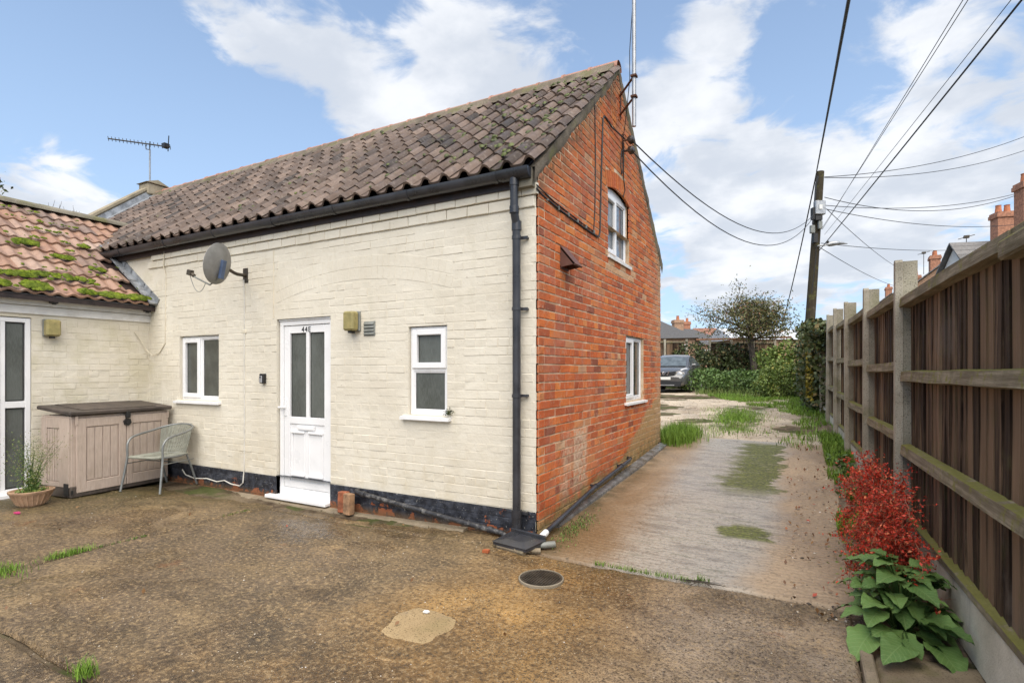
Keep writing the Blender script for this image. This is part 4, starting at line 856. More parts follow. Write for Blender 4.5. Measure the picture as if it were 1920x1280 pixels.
def zyard(X, Y): return .010 * fbm(X, Y, 1.1, 3, 1) + .0085 * fbm(X, Y, 9, 4, 5) - .004 - .05 * np.clip((-X - .3) / 1.7, 0, 1) * np.clip((Y + .75) / .6, 0, 1) - .012 * np.exp(-((X + .55) ** 2 + (Y + 2.3) ** 2) / .12)
base = MB(); base.box((-6.1, -5.6, -.2), (2.3, .02, -.085)); base.box((.02, -.36, -.09), (2.3, -.28, -.055)); yard = base.obj('yard', plain('damp_joint_soil', (.030, .023, .014), .95, var=.4, bump=.01)); tag(yard, kind='structure')
skirt_slab('slab', -3.07, 2.272, -2.875, -.343, .016, zyard, MT['yard'], .008, 3, yard)
skirt_slab('slab', -3.07, .02, -.345, .02, .03, lambda X, Y: zyard(X, Y), MT['yard'], .0, 9, yard)
skirt_slab('slab', -6.08, -3.095, -2.875, .02, .02, zyard, MT['yard'], .010, 13, yard)
skirt_slab('slab', -6.08, -.86, -5.5, -2.905, .03, zyard, MT['yard'], .012, 17, yard)
skirt_slab('slab', -.86, 2.272, -5.5, -2.862, .03, zyard, MT['yard'], .0, 19, yard)
pt = skirt_slab('concrete_patch', -.14, .30, -1.93, -1.50, .012, lambda X, Y: zyard(X, Y) * .4 + .0025 - .006 * ((X - .08) ** 2 + (Y + 1.7) ** 2) / .05, M_('pale_patch_concrete', m_conc((.30, .212, .11), (.39, .285, .155), .25, 1.)), .03, 23, yard); pt['label'] = 'pale smooth square patch in the yard concrete'
m = MB(); rr = random.Random(2)
for k in range(40):
    x0 = -4.5 + k * .095; w = .13 + rr.uniform(-.02, .02) - .03 * (k / 40)
    dz = -.045 * min(1, max(0, (-x0 - .3) / 1.7)); m.prism([(x0, -.002, dz - .05), (x0, -w, dz - .05), (x0, -w + .012, dz + .010 + rr.uniform(-.002, .003)), (x0, -.002, dz + .022)], (.0955, 0, 0))
m.obj('wall_footing', MT['edge'], yard)
def zdrive(X, Y):
    rib = np.sin((Y + .05 * fbm(X, Y, 1.2, 3, 60) + .012 * X) * 2 * np.pi / .052)
    amp = .0018 * np.clip(1.2 - np.abs(X - .9) * .25 + fbm(X, Y, 1.3, 3, 61), .15, 1.6)
    return ground_z(Y) + rib * amp + .008 * fbm(X, Y, .9, 3, 62) + .003 * fbm(X, Y, 14, 3, 63) - .006
def drive_slab():
    xs = np.linspace(0.005, 2.34, 90); ys = np.linspace(-.308, 5.35, 640); X, Y = np.meshgrid(xs, ys)
    Z = zdrive(X, Y); de = Y + .308; Z = Z - .03 * np.exp(-de / .006) - .03 * np.exp(-(5.35 - Y) / .03)
    Y = Y + .012 * fbm(X, X * 0, 5, 4, 70) * np.exp(-de / .1) + .12 * fbm(X, X * 0, 2.2, 4, 71) * np.exp(-(5.35 - Y) / .4)
    X = X + .05 * fbm(Y, Y * 0, 1.5, 4, 72) * (X > 1.7) * (X - 1.7)
    V = np.stack([X, Y, Z], -1).reshape(-1, 3); i = np.arange(X.size).reshape(X.shape)
    F = np.stack([i[:-1, :-1], i[:-1, 1:], i[1:, 1:], i[1:, :-1]], -1).reshape(-1, 4)
    o = inst('driveway', npmesh('driveway', V, F, MT['drive'], smooth=True)); tag(o, kind='structure')
    return o
drive_slab()
def ztrack(X, Y): return ground_z(Y) - .035 + .05 * fbm(X, Y, .55, 4, 80) + .012 * fbm(X, Y, 5, 3, 84) - .045 * np.exp(-((Y - 15.4 + .1 * X) / .8) ** 2) * (X < 1.2)
t = inst('track', grid_mesh('track', np.linspace(-9, 2.35, 190), np.linspace(5.05, 22, 300), ztrack, MT['track'])); tag(t, kind='structure')
pd = MB(); pr = random.Random(31)
def puddle(x0, x1, y, w):
    n = 26; P = []
    for k in range(n):
        a = 2 * math.pi * k / n; P.append(((x0 + x1) / 2 + (x1 - x0) / 2 * math.cos(a) * pr.uniform(.85, 1.1), y + w * math.sin(a) * pr.uniform(.7, 1.2), gz(y) - .045))
    m = MB(); m.add(P, [tuple(range(n))]); o = m.obj('puddle', M_('puddle_water', lambda n_: n_.out((.045, .040, .025), .04, spec=.6))); tag(o, kind='structure')
puddle(-5.5, -.6, 15.4, .75)
kb = MB(); kr = random.Random(6)
kb.box((2.274, -5.5, -.1), (2.33, -.86, .028), c=.008); kerb = kb.obj('kerb', MT['edge']); tag(kerb, kind='structure')
bed = skirt_slab('planting_strip', 2.332, 2.80, -5.5, -.80, .02, lambda X, Y: .012 + .012 * fbm(X, Y, 5, 4, 90), M_('mossy_strip', m_conc((.17, .13, .085), (.27, .215, .14), .7, .5)), .0, 91); tag(bed, kind='structure')
# loose stones and litter scattered in the worn concrete
def stones(n, xr, yr, zf, smin, smax, seed, name, mat, dens=None):
    r = np.random.default_rng(seed); P = np.stack([r.uniform(*xr, n), r.uniform(*yr, n)], 1)
    if dens is not None: P = P[r.random(n) < dens(P[:, 0], P[:, 1])]
    n = len(P); z = zf(P[:, 0], P[:, 1]); s = smin + (smax - smin) * r.random(n) ** 3
    O = np.array([[1, 0, 0], [0, 1, 0], [-1, 0, 0], [0, -1, 0], [0, 0, .7], [0, 0, -.5]], float); F0 = np.array([[0, 1, 4], [1, 2, 4], [2, 3, 4], [3, 0, 4], [1, 0, 5], [2, 1, 5], [3, 2, 5], [0, 3, 5]])
    V = O[None] * (s[:, None, None] * (.6 + .8 * r.random((n, 6, 1)))); a = r.random(n) * 6.28; c, q = np.cos(a)[:, None], np.sin(a)[:, None]
    X = V[..., 0] * c - V[..., 1] * q + P[:, :1]; Y = V[..., 0] * q + V[..., 1] * c + P[:, 1:2]; Z = V[..., 2] + z[:, None]
    V = np.stack([X, Y, Z], -1).reshape(-1, 3); F = (np.arange(n)[:, None, None] * 6 + F0[None]).reshape(-1, 3)
    o = inst(name, npmesh(name, V, F, mat, attr=np.repeat(r.random(n), 8))); return tag(o, kind='stuff')
peb = M_('loose_stone', lambda n: n.out(n.ramp(n.attr('tone'), [(0, (.05, .04, .032)), (.3, (.15, .11, .075)), (.6, (.30, .21, .12)), (.85, (.40, .32, .22)), (.97, (.55, .5, .42)), (1, (.65, .62, .58))]), .75))
o = stones(16000, (-5.5, 2.27), (-3.6, -.1), zyard, .0015, .0065, 1, 'loose_grit', peb, lambda x, y: .25 + .75 * (x > -1.5)); o['label'] = 'small loose stones on the worn yard concrete'; o['category'] = 'grit'
o = stones(5000, (-5.0, 2.4), (5.2, 15.0), ztrack, .004, .022, 2, 'loose_gravel', peb); o['label'] = 'loose gravel scattered over the track'; o['category'] = 'gravel'
o = stones(2600, (1.95, 2.72), (-.7, 5.2), lambda x, y: ground_z(y) - .01 + .01 * fbm(x, y, 4, 3, 7), .003, .016, 3, 'edge_gravel', peb); o['label'] = 'gravel and crumbs gathered along the foot of the fence'; o['category'] = 'gravel'
def zside(X, Y): return ground_z(Y) - .012 + .03 * fbm(X, Y, 2.2, 4, 97) + .02 * np.clip((X - 2.3) / .4, 0, 1)
s_ = inst('verge', grid_mesh('verge', np.linspace(2.15, 2.80, 26), np.linspace(-.80, 16, 380), lambda X, Y: zside(X, Y) - .05 * np.clip((2.33 - X) / .12, 0, 1), M_('fence_foot_soil', lambda n: (lambda p: n.out(n.mix(n.mul(n.step(n.noise(p, 3.4, 7, .66), .5, .62), .75), n.mix(n.step(n.noise(p, 8, 7, .66), .35, .65), (.11, .08, .055), (.25, .19, .13)), (.06, .075, .02)), .92, n.bump(n.noise(p, 40, 6, .66), .02), spec=.2))(n.pos())))); tag(s_, kind='structure')
# manhole cover, metal strip
def manhole():
    e = empty('manhole_cover', (.416, -.785, .006)); tag(e, 'round iron manhole cover with a grid pattern in the yard', 'manhole cover')
    m = MB(); m.lathe([(.158, -.03), (.158, .003), (.155, .006), (.149, .006), (.148, .0)], 40); m.obj('rim', M_('manhole_rim', m_conc((.20, .17, .12), (.28, .24, .18), .1, .3)), e, smooth=True, angle=30)
    m = MB(); m.lathe([(.147, -.03), (.147, .002), (0, .002)], 40); m.obj('cover', MT['iron'], e)
    m = MB()
    for i in range(-7, 8):
        for j in range(-7, 8):
            x, y = i * .019, j * .019
            if x * x + y * y < .133 ** 2: m.box((x - .0065, y - .0065, .0025), (x + .0065, y + .0065, .008))
    m.obj('tread', MT['iron'], e)
manhole()
m = MB(); n = 24
for k in range(n):
    y0, y1 = .30 + k * 4.05 / n, .30 + (k + 1) * 4.05 / n; a, b = gz(y0) + .035, gz(y1) + .035
    w0, w1 = .035 + .08 * min(1, k / 14), .035 + .08 * min(1, (k + 1) / 14); vs = [(.045, y0, a), (.045 + w0, y0, a - .012), (.045 + w1, y1, b - .012), (.045, y1, b)]
    m.add(vs + [(x, y, z - .05) for x, y, z in vs], [(0, 1, 2, 3), (1, 5, 6, 2), (0, 3, 7, 4), (0, 4, 5, 1), (3, 2, 6, 7)])
st = m.obj('gutter_strip', plain('wet_dark_strip', (.17, .175, .18), .22, .1, var=.3, dirt=.4, dirtcol=(.07, .065, .03)), smooth=False); tag(st, 'dark wet drainage strip laid along the foot of the brick gable', 'drain strip')
# ------------------------------------------------------------------ left wing
wing = empty('wing'); tag(wing, 'low cream wing with orange tiled mossy roof at the left edge', 'building')
WX = -6.01; WM = Matrix.Translation((WX, 0, 0)) @ Matrix.Rotation(R(90), 4, 'Z')
SIDE = (-2.45, -1.305, .03, 2.075)
mb = MB(); wall_sheet(mb, -6, -.002, -.25, 2.36, [SIDE], y=-.003, reveal=.12); ww = mb.obj('wing_wall', MT['cream'], wing); ww.matrix_basis = WM
wi = courses([-.02 + i * .0775 for i in range(29)], lambda z: (-3.2, 0.), [SIDE], random.Random(12), joint=.0035, hj=.006)
place_bricks(ww, wi, MT['cream'], .014, .0026, random.Random(13), 260, offs=lambda q, i: -.008)
m = MB()
frame(m, -2.44, -1.31, .035, 2.065, .05, .0, .06); m.box((-1.585, .001, .085), (-1.54, .058, 2.015), c=.004); m.box((-1.54, .002, 1.02), (-1.36, .056, 1.095), c=.004)
sd = m.obj('glazed_side_door', MT['white'], ww); sd['label'] = 'white framed tall glazed door of the wing'
for q in ((-1.54, -1.36, .085, 1.02), (-1.54, -1.36, 1.095, 2.015)): pane(sd, q[0] + .012, q[1] - .012, q[2] + .012, q[3] - .012, .03, MT['frost'])
m = MB(); frame(m, -2.39, -1.585, .085, 2.015, .08, -.005, .05); m.obj('door_leaf', MT['white'], sd); pane(sd, -2.30, -1.67, .175, 1.925, .028, MT['frost'])
box_part('door_step', [((-2.5, -.07, -.03), (-1.28, .05, .035))], 'white', sd)
m = MB(); m.box((-6, -.03, 2.12), (-.004, .02, 2.215), c=.003); m.obj('lower_board', MT['whitewood'], ww)
m = MB(); m.box((-6, -.055, 2.222), (-.002, .02, 2.36), c=.003); m.obj('fascia_board', MT['whitewood'], ww)
m = MB(); gutter_run(m, -6, .03, .052, -.105, 2.345); endcap(m, .028, .056, .015, -.105, 2.345); wg = m.obj('gutter', MT['black'], ww, smooth=True, angle=35); wg['label'] = 'black gutter of the wing'
for gx in (-2.6, -1.13, -.08):
    m = MB(); gutter_run(m, gx, gx + .04, .057, -.105, 2.345); m.box((gx, -.075, 2.25), (gx + .04, -.058, 2.35)); m.box((gx - .03, -.10, 2.262), (gx + .05, -.06, 2.285)); m.obj('gutter_bracket', MT['black'], wg, smooth=True, angle=35)
WP = math.atan(.69); wroof = empty('wing_roof', (-5.87, 0, 2.34), R(90), wing); wroof['label'] = 'orange interlocking tile roof with thick green moss'
wrot = Matrix.Rotation(WP, 4, 'X'); WSL = 2.18 / math.cos(WP)
tp = [(0, .0), (.06, .012), (.14, .026), (.22, .026), (.32, .008), (.42, -.002), (.50, .0), (.56, .012), (.64, .026), (.72, .026), (.82, .008), (.92, -.002), (1.0, .0)]
wt = [pantile(.305, [(x, z + random.uniform(-.001, .001)) for x, z in tp], .36, .026).mesh('roof_tile', MT['wtile'], True, 50) for _ in range(4)]
r2 = random.Random(44); NR = 9; WG = WSL / NR
for r_ in range(NR):
    for k in range(-4, 16):
        u = -.305 * (k + 1) - .10 + (.15 if r_ % 2 else 0)
        zz_ = 2.34 + r_ * WG * math.sin(WP)
        if u + .305 > max(.02, (zz_ - 3.20) / .825 + .12): continue
        Mx = wrot @ Matrix.Translation((u, r_ * WG - .02 + r2.uniform(-.006, .006), .045 + r2.uniform(-.003, .004))) @ Matrix.Rotation(-.085 + r2.uniform(-.01, .01), 4, 'X') @ Matrix.Rotation(r2.uniform(-.008, .008), 4, 'Z')
        # tiles that would run under the cottage's own roof stop at its wall
        t = min(1, max(.02, r2.gauss(.45, .33)))
        o = inst('roof_tile', r2.choice(wt), wroof, tone=t); o.matrix_basis = Mx
m = MB(); a_ = wrot @ Vector((0, -.03, 0)); b2 = wrot @ Vector((0, WSL, 0)); m.prism([(-5.0, a_.y, a_.z), (-5.0, b2.y, b2.z), (-5.0, b2.y, b2.z - .06), (-5.0, a_.y, a_.z - .05)], (5.7, 0, 0)); m.obj('roof_deck', MT['fascia'], wroof)
m = MB(); m.prism([(-5.0, b2.y, b2.z + .02), (-5.0, 2 * b2.y, 0.), (-5.0, 2 * b2.y, -.06), (-5.0, b2.y, b2.z - .06)], (5.6, 0, 0)); m.obj('back_slope', MT['wtile'], wroof)
rw = [(math.cos(t_) * .13, math.sin(t_) * .085) for t_ in np.linspace(-.1, math.pi + .1, 9)]
for k in range(13):
    m = MB(); x0 = -4.6 + k * .41; vs = [(x0 + dx, yy * s_, zz * s_) for dx, s_ in ((0, 1), (.42, .95)) for yy, zz in rw]; n = len(rw); m.add(vs, [(j, j + 1, n + j + 1, n + j) for j in range(n - 1)] + [tuple(range(n))])
    m.obj('ridge_tile', MT['cement'], wroof, smooth=True, angle=50, loc=(0, b2.y, b2.z + .02))
# lead soaker where the wing roof meets the cottage wall
m = MB()
for k in range(8):
    s0, s1 = k * 1.62 / 8 - .06, (k + 1) * 1.62 / 8 - .03; m.box((-.11, s0, .06 + .004 * (k % 2)), (-.01, s1, .085 + .004 * (k % 2)), M=wrot); m.box((-.022, s0, .08), (-.008, s1, .15), M=wrot)
m.obj('lead_flashing', MT['lead'], wroof)
ms = MB()
def moss_patch(u, s, ru, rs, n, big=1.):
    for _ in range(n):
        a = r2.uniform(0, 6.28); q = math.sqrt(r2.random()); sz = r2.uniform(.02, .05) * big * (1.25 - .6 * q)
        moss_clump(ms, (u + ru * q * math.cos(a), s + rs * q * math.sin(a), .078), sz * 1.3, sz * 1.2, sz * .75, wrot, r2)
for q in ((-.22, .06, .16, .05, 60), (-.52, .05, .18, .05, 60), (-.80, .06, .10, .05, 30), (-1.30, .09, .14, .09, 60), (-1.62, .08, .08, .07, 26), (-1.58, 1.05, .09, .22, 80), (-1.66, 1.35, .09, .20, 70), (-1.55, .80, .06, .10, 26), (-1.05, 1.28, .13, .06, 45), (-.98, .40, .4, .05, 50), (-.75, .98, .12, .03, 20), (-.35, 1.45, .06, .03, 10), (-.45, .75, .1, .03, 10), (-2.3, .7, .2, .3, 60), (-2.2, .06, .3, .05, 40), (-1.4, .34, .2, .04, 40)): moss_patch(*q)
for _ in range(150): moss_patch(-r2.uniform(.1, 2.6), r2.randrange(9) * WG + .0 + r2.uniform(-.01, .05), .04, .012, 2, .5)
o = ms.obj('moss', MT['moss'], wroof, smooth=True, angle=80); o['kind'] = 'stuff'
m = MB(); m.box((-9.9, -6, -.2), (-6.22, -.01, 2.30)); m.obj('wing_body', MT['cream'], wing)
m = MB(); m.prism([(-5.95, -5.6, 2.3), (-8.05, -5.6, 3.72), (-10.1, -5.6, 2.3)], (0, 5.7, 0)); m.obj('wing_gable_fill', MT['cream'], wing)
# ------------------------------------------------------------------ fence
fence = empty('board_fence', (2.742, 0, 0)); tag(fence, 'tall dark featheredge board fence with concrete posts and mossy rails', 'fence')
FM = Matrix.Translation((2.742, 0, 0)) @ Matrix.Rotation(math.atan(.02955), 4, 'Z')     # local y runs along the fence, local -x faces the drive
fence.matrix_basis = FM
PY = [-2.79, .87, 2.70, 4.53, 6.36, 8.19, 10.02, 11.85, 13.68, 15.5]; BO = [0, .07, .14, .20, .26, .32, .37, .41, .45]
PT = [2.3, 2.30, 2.33, 2.40, 2.50, 2.56, 2.6, 2.64, 2.68, 2.7]
fr = random.Random(17)
def post_mesh(h):
    m = MB(); w = .042; P0 = [(-.030, -w, 0), (.06, -w, 0), (.06, w, 0), (-.030, w, 0)]
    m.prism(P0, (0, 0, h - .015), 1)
    P0 = [(-.078, -.036, 0), (-.031, -.046, 0), (-.031, .04, 0), (-.078, .034, 0), (-.084, .0, 0)]; n = len(P0)
    m.prism(P0, (0, 0, h - .02)); P = [(x, y, h - .02) for x, y, _ in P0]; c = [(x * .9 - .006, y * .7, h) for x, y, _ in P]
    m.add(P + c, [(i, (i + 1) % n, n + (i + 1) % n, n + i) for i in range(n)] + [tuple(range(n, 2 * n))]); return m
for k, y in enumerate(PY):
    g0 = gz(y) - .3
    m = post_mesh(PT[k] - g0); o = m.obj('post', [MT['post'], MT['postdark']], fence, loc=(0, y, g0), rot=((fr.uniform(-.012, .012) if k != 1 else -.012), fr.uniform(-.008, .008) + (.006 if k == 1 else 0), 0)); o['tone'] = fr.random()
bmesh_cache = {}
def board(h, w, v):
    k = (round(h, 2), v)
    if k not in bmesh_cache:
        r = random.Random(v); m = MB(); n = 7; t0, t1 = .013, .005; vs = []
        for i in range(n):
            z = h * i / (n - 1); wv = r.uniform(-.003, .003); yv = r.uniform(-.002, .002)
            vs += [(-t0 + wv, -w / 2 + yv, z), (-t1 + wv, w / 2 + yv, z), (0.004, w / 2 + yv, z), (0.004, -w / 2 + yv, z)]
        fs = [(i * 4 + j, i * 4 + (j + 1) % 4, i * 4 + 4 + (j + 1) % 4, i * 4 + 4 + j) for i in range(n - 1) for j in range(4)] + [(3, 2, 1, 0), tuple(range(4 * n - 4, 4 * n))]
        m.add(vs, fs); bmesh_cache[k] = m.mesh('board', MT['wood'])
    return bmesh_cache[k]
for b_i in range(9):
    y0, y1 = PY[b_i] + .05, PY[b_i + 1] - .05; dz = BO[b_i]; y = y0; gt = .36 + dz
    while y < y1 - .02:
        w = fr.uniform(.098, .112); v = fr.randrange(6); h = 1.68 if b_i else 1.67
        o = inst('board', board(h, .122, v), fence, (.030 + fr.uniform(-.003, .003), y + .05, gt - .01 + fr.uniform(-.006, .012)), (fr.uniform(-.006, .006), 0, fr.uniform(-.05, .03)), tone=fr.random()); y += w
    for zc in (2.02, 1.455, .90):
        m = MB(); n = 8; y = y0; s0 = y0 - .04; e0 = y1 + .04
        if zc > 2 and b_i == 0: s0 = -1.33
        vs = []
        for i in range(n + 1):
            yy = s0 + (e0 - s0) * i / n; j = fr.uniform(-.004, .004); zz = zc + dz + .012 * math.sin(i * .6 + b_i) * .4 + j
            vs += [(.018, yy, zz), (-.040 + j, yy, zz - .008), (-.048 + j, yy, zz - .078), (.018, yy, zz - .088)]
        m.add(vs, [(i * 4 + j, i * 4 + (j + 1) % 4, i * 4 + 4 + (j + 1) % 4, i * 4 + 4 + j) for i in range(n) for j in range(4)] + [(0, 1, 2, 3), tuple(range(4 * n + 3, 4 * n - 1, -1))])
        m.obj('rail', MT['rail'], fence)
        if zc > 2:                                            # top of the boards is finished with the same weathered timber
            m = MB(); m.box((-.012, s0, zc + dz - .01), (.062, e0, zc + dz + .012), c=.004); m.obj('capping_rail', MT['rail'], fence)
    m = MB(); m.box((-.012, y0 - .03, gt - .345), (.035, y1 + .03, gt - .045), c=.006); m.obj('gravel_board', MT['gboard'], fence)
    m = MB(); m.prism([(.03, y0 - .03, gt + .012), (-.016, y0 - .03, gt - .006), (-.018, y0 - .03, gt - .04), (.03, y0 - .03, gt - .043)], (0, y1 - y0 + .06, 0)); m.obj('bottom_rail', MT['rail'], fence)
m = MB(); m.box((-.062, -2.75, 1.900), (.018, -1.285, 1.980), c=.01); m.obj('rail', MT['rail'], fence)
m = MB(); m.box((-.03, -2.75, 1.99), (.05, -1.30, 2.02), c=.004); m.obj('capping_rail', MT['rail'], fence)
# ------------------------------------------------------------------ things on and by the walls
def dish():
    e = empty('satellite_dish', (-3.90, 0, 2.60)); tag(e, 'grey satellite dish on a bracket below the cottage eaves', 'satellite dish')
    m = MB(); m.box((-.05, -.012, -.09), (.05, .0, .09), c=.003); m.tube([(0, -.01, .0), (0, -.12, .0), (.0, -.16, .01), (.07, -.36, .06)], .02, 10); m.obj('wall_bracket', MT['iron'], e, smooth=True, angle=40)
    D = Matrix.Translation((.10, -.42, .06)) @ Matrix.Rotation(R(63), 4, 'Z') @ Matrix.Rotation(R(-10), 4, 'Y')   # local +x is the way the dish looks away from the bracket
    D = Matrix.Translation((.10, -.42, .06)) @ Vector((-.94, -.28, .20)).to_track_quat('X', 'Z').to_matrix().to_4x4()
    m = MB(); n, k = 36, 7; rx, rz = .205, .235; vs = []; fs = []
    for off in (0, -.006):
        for i in range(k):
            q = i / (k - 1)
            for j in range(n):
                a = 2 * math.pi * j / n; vs.append((.062 * q * q - .05 + off, rx * q * math.cos(a), rz * q * math.sin(a)))
    for o_ in (0, 1):
        for i in range(k - 1):
            for j in range(n):
                f = (o_ * k * n + i * n + j, o_ * k * n + i * n + (j + 1) % n, o_ * k * n + (i + 1) * n + (j + 1) % n, o_ * k * n + (i + 1) * n + j); fs.append(f if o_ else f[::-1])
    b = (k - 1) * n; fs += [(b + j, b + (j + 1) % n, k * n + b + (j + 1) % n, k * n + b + j) for j in range(n)]
    m.add(vs, fs, M=D); m.obj('reflector', MT['dish'], e, smooth=True, angle=50)
    m = MB(); m.box((-.085, -.03, -.16), (-.05, .03, .05), M=D, c=.004); m.obj('mount_plate', MT['blue'], e)
    m = MB(); m.tube([(-.06, 0, -.15), (.06, 0, -.25), (.30, 0, -.19)], .010, 8, M=D); m.obj('feed_arm', MT['grey'], e, smooth=True)
    m = MB(); m.tube([(.285, 0, -.185), (.33, 0, -.165)], .022, 12, M=D); m.box((.315, -.03, -.19), (.375, .03, -.125), M=D, c=.008); m.obj('receiver', MT['iron'], e)
    p0, p1 = D @ Vector((.34, 0, -.19)), D @ Vector((.12, 0, -.24)); m = MB(); m.tube(sag(p0, p1, .14, 12), .004, 5); m.obj('feed_cable', MT['grey'], e, smooth=True)
dish()
def bulkhead(loc, rz, label):
    e = empty('bulkhead_lamp', loc, rz); tag(e, label, 'wall lamp', 'yellowed outdoor wall lamps')
    m = MB(); m.box((-.075, -.03, -.105), (.075, .0, .105), c=.008); m.obj('back_plate', MT['grey'], e)
    m = MB(); m.box((-.072, -.125, -.10), (.072, -.028, .10), c=.018); m.obj('cover', MT['lamp'], e, smooth=True, angle=30)
    m = MB(); m.box((-.02, -.10, -.125), (.02, -.03, -.10), c=.004); m.obj('gland', MT['gasket'], e)
bulkhead((-2.10, -.006, 1.965), 0, 'yellowed square lamp right of the white front door')
bulkhead((WX + .014, -1.135, 1.965), R(90), 'yellowed square lamp on the wing wall under the fascia')
def keysafe():
    e = empty('key_safe', (-3.555, -.006, 1.36)); tag(e, 'small black and silver key safe left of the door', 'key safe')
    m = MB(); m.box((-.035, -.05, -.058), (.035, 0, .058), c=.008); m.obj('body', MT['carblack'], e)
    m = MB(); m.box((-.027, -.058, -.05), (.022, -.048, .03), c=.005); m.obj('cover', MT['glare'], e)
    m = MB(); m.box((-.015, -.061, .008), (.012, -.057, .022)); m.obj('display', MT['carblack'], e)
keysafe()
def storage():
    e = empty('storage_box', (-5.865, -1.28, 0), R(6.5)); tag(e, 'beige plastic storage box with brown lid in the yard corner', 'storage box')
    x1, L, h = .60, 1.15, .93
    m = MB(); m.box((.02, .015, .03), (x1 - .03, L - .01, h), c=.006); m.obj('carcass', MT['box'], e)
    m = MB(); m.box((.0, .0, .0), (x1 - .01, L, .13), c=.01); m.obj('base', MT['lid'], e)
    def boards(parent, u0, u1, z0, z1, P, n):
        w = (u1 - u0) / n
        for k in range(n):
            m = MB(); a = Vector(P(u0 + k * w + .005, 0, z0)); b = Vector(P(u0 + (k + 1) * w - .005, .008, z1))
            m.box([min(a[i], b[i]) for i in range(3)], [max(a[i], b[i]) for i in range(3)], c=.003); m.obj('panel_board', MT['box'], parent)
    for (u0, u1) in ((.06, .605), (.612, 1.135)):
        dm = MB(); X = x1 - .03; f = .10 if u0 < .3 else .07; g2 = .085
        for q in ((u0, u0 + f, .05, h - .03), (u1 - g2, u1, .05, h - .03), (u0 + f, u1 - g2, h - .13, h - .03), (u0 + f, u1 - g2, .05, .17)): dm.box((X, q[0], q[2]), (X + .026, q[1], q[3]), c=.004)
        dm.box((X, u0 + .01, .06), (X + .008, u1 - .01, h - .04)); d = dm.obj('door', MT['box'], e)
        boards(d, u0 + f + .006, u1 - g2 - .006, .18, h - .14, lambda u, o_, z: (X + .010 + o_, u, z), 4)
    sm = MB()
    for q in ((.04, .14, .12, h - .02), (x1 - .22, x1 - .035, .12, h - .02), (.14, x1 - .22, h - .14, h - .02), (.14, x1 - .22, .12, .17)): sm.box((q[0], -.004, q[2]), (q[1], .016, q[3]), c=.003)
    sp = sm.obj('side_panel', MT['box'], e); boards(sp, .145, x1 - .225, .18, h - .15, lambda u, o_, z: (u, .010 - o_, z), 5)
    LM = Matrix.Translation((x1 + .03, 0, h + .01)) @ Matrix.Rotation(R(5.5), 4, 'Y')
    m = MB(); m.box((-.64, -.03, .0), (.0, L + .02, .045), M=LM, c=.010); lid = m.obj('lid', MT['lid'], e)
    for k in range(5): m = MB(); m.box((-.61 + k * .11, .14, .046), (-.61 + k * .11 + .10, L - .15, .052), M=LM, c=.002); m.obj('lid_board', MT['lid'], lid)
    m = MB(); m.box((x1 - .004, .585, h - .06), (x1 + .036, .635, h + .02), c=.006); m.tube([(x1 - .004, .61, h - .11), (x1 + .014, .61, h - .11)], .048, 6); m.tube([(x1 + .014, .61, h - .11), (x1 + .022, .61, h - .11)], .026, 12); m.obj('latch', MT['carblack'], e)
    m = MB(); m.box((x1 - .01, .045, h - .10), (x1 + .004, .07, h)); m.box((x1 - .01, 1.12, h - .10), (x1 + .004, 1.14, h)); m.obj('hinge', MT['box'], e)
    m = MB(); m.box((x1 - .12, -.012, .03), (x1 - .04, -.003, .165)); m.box((x1 - .006, .0, .045), (x1 + .002, .02, .09)); m.obj('corner_block', MT['gasket'], e)
storage()
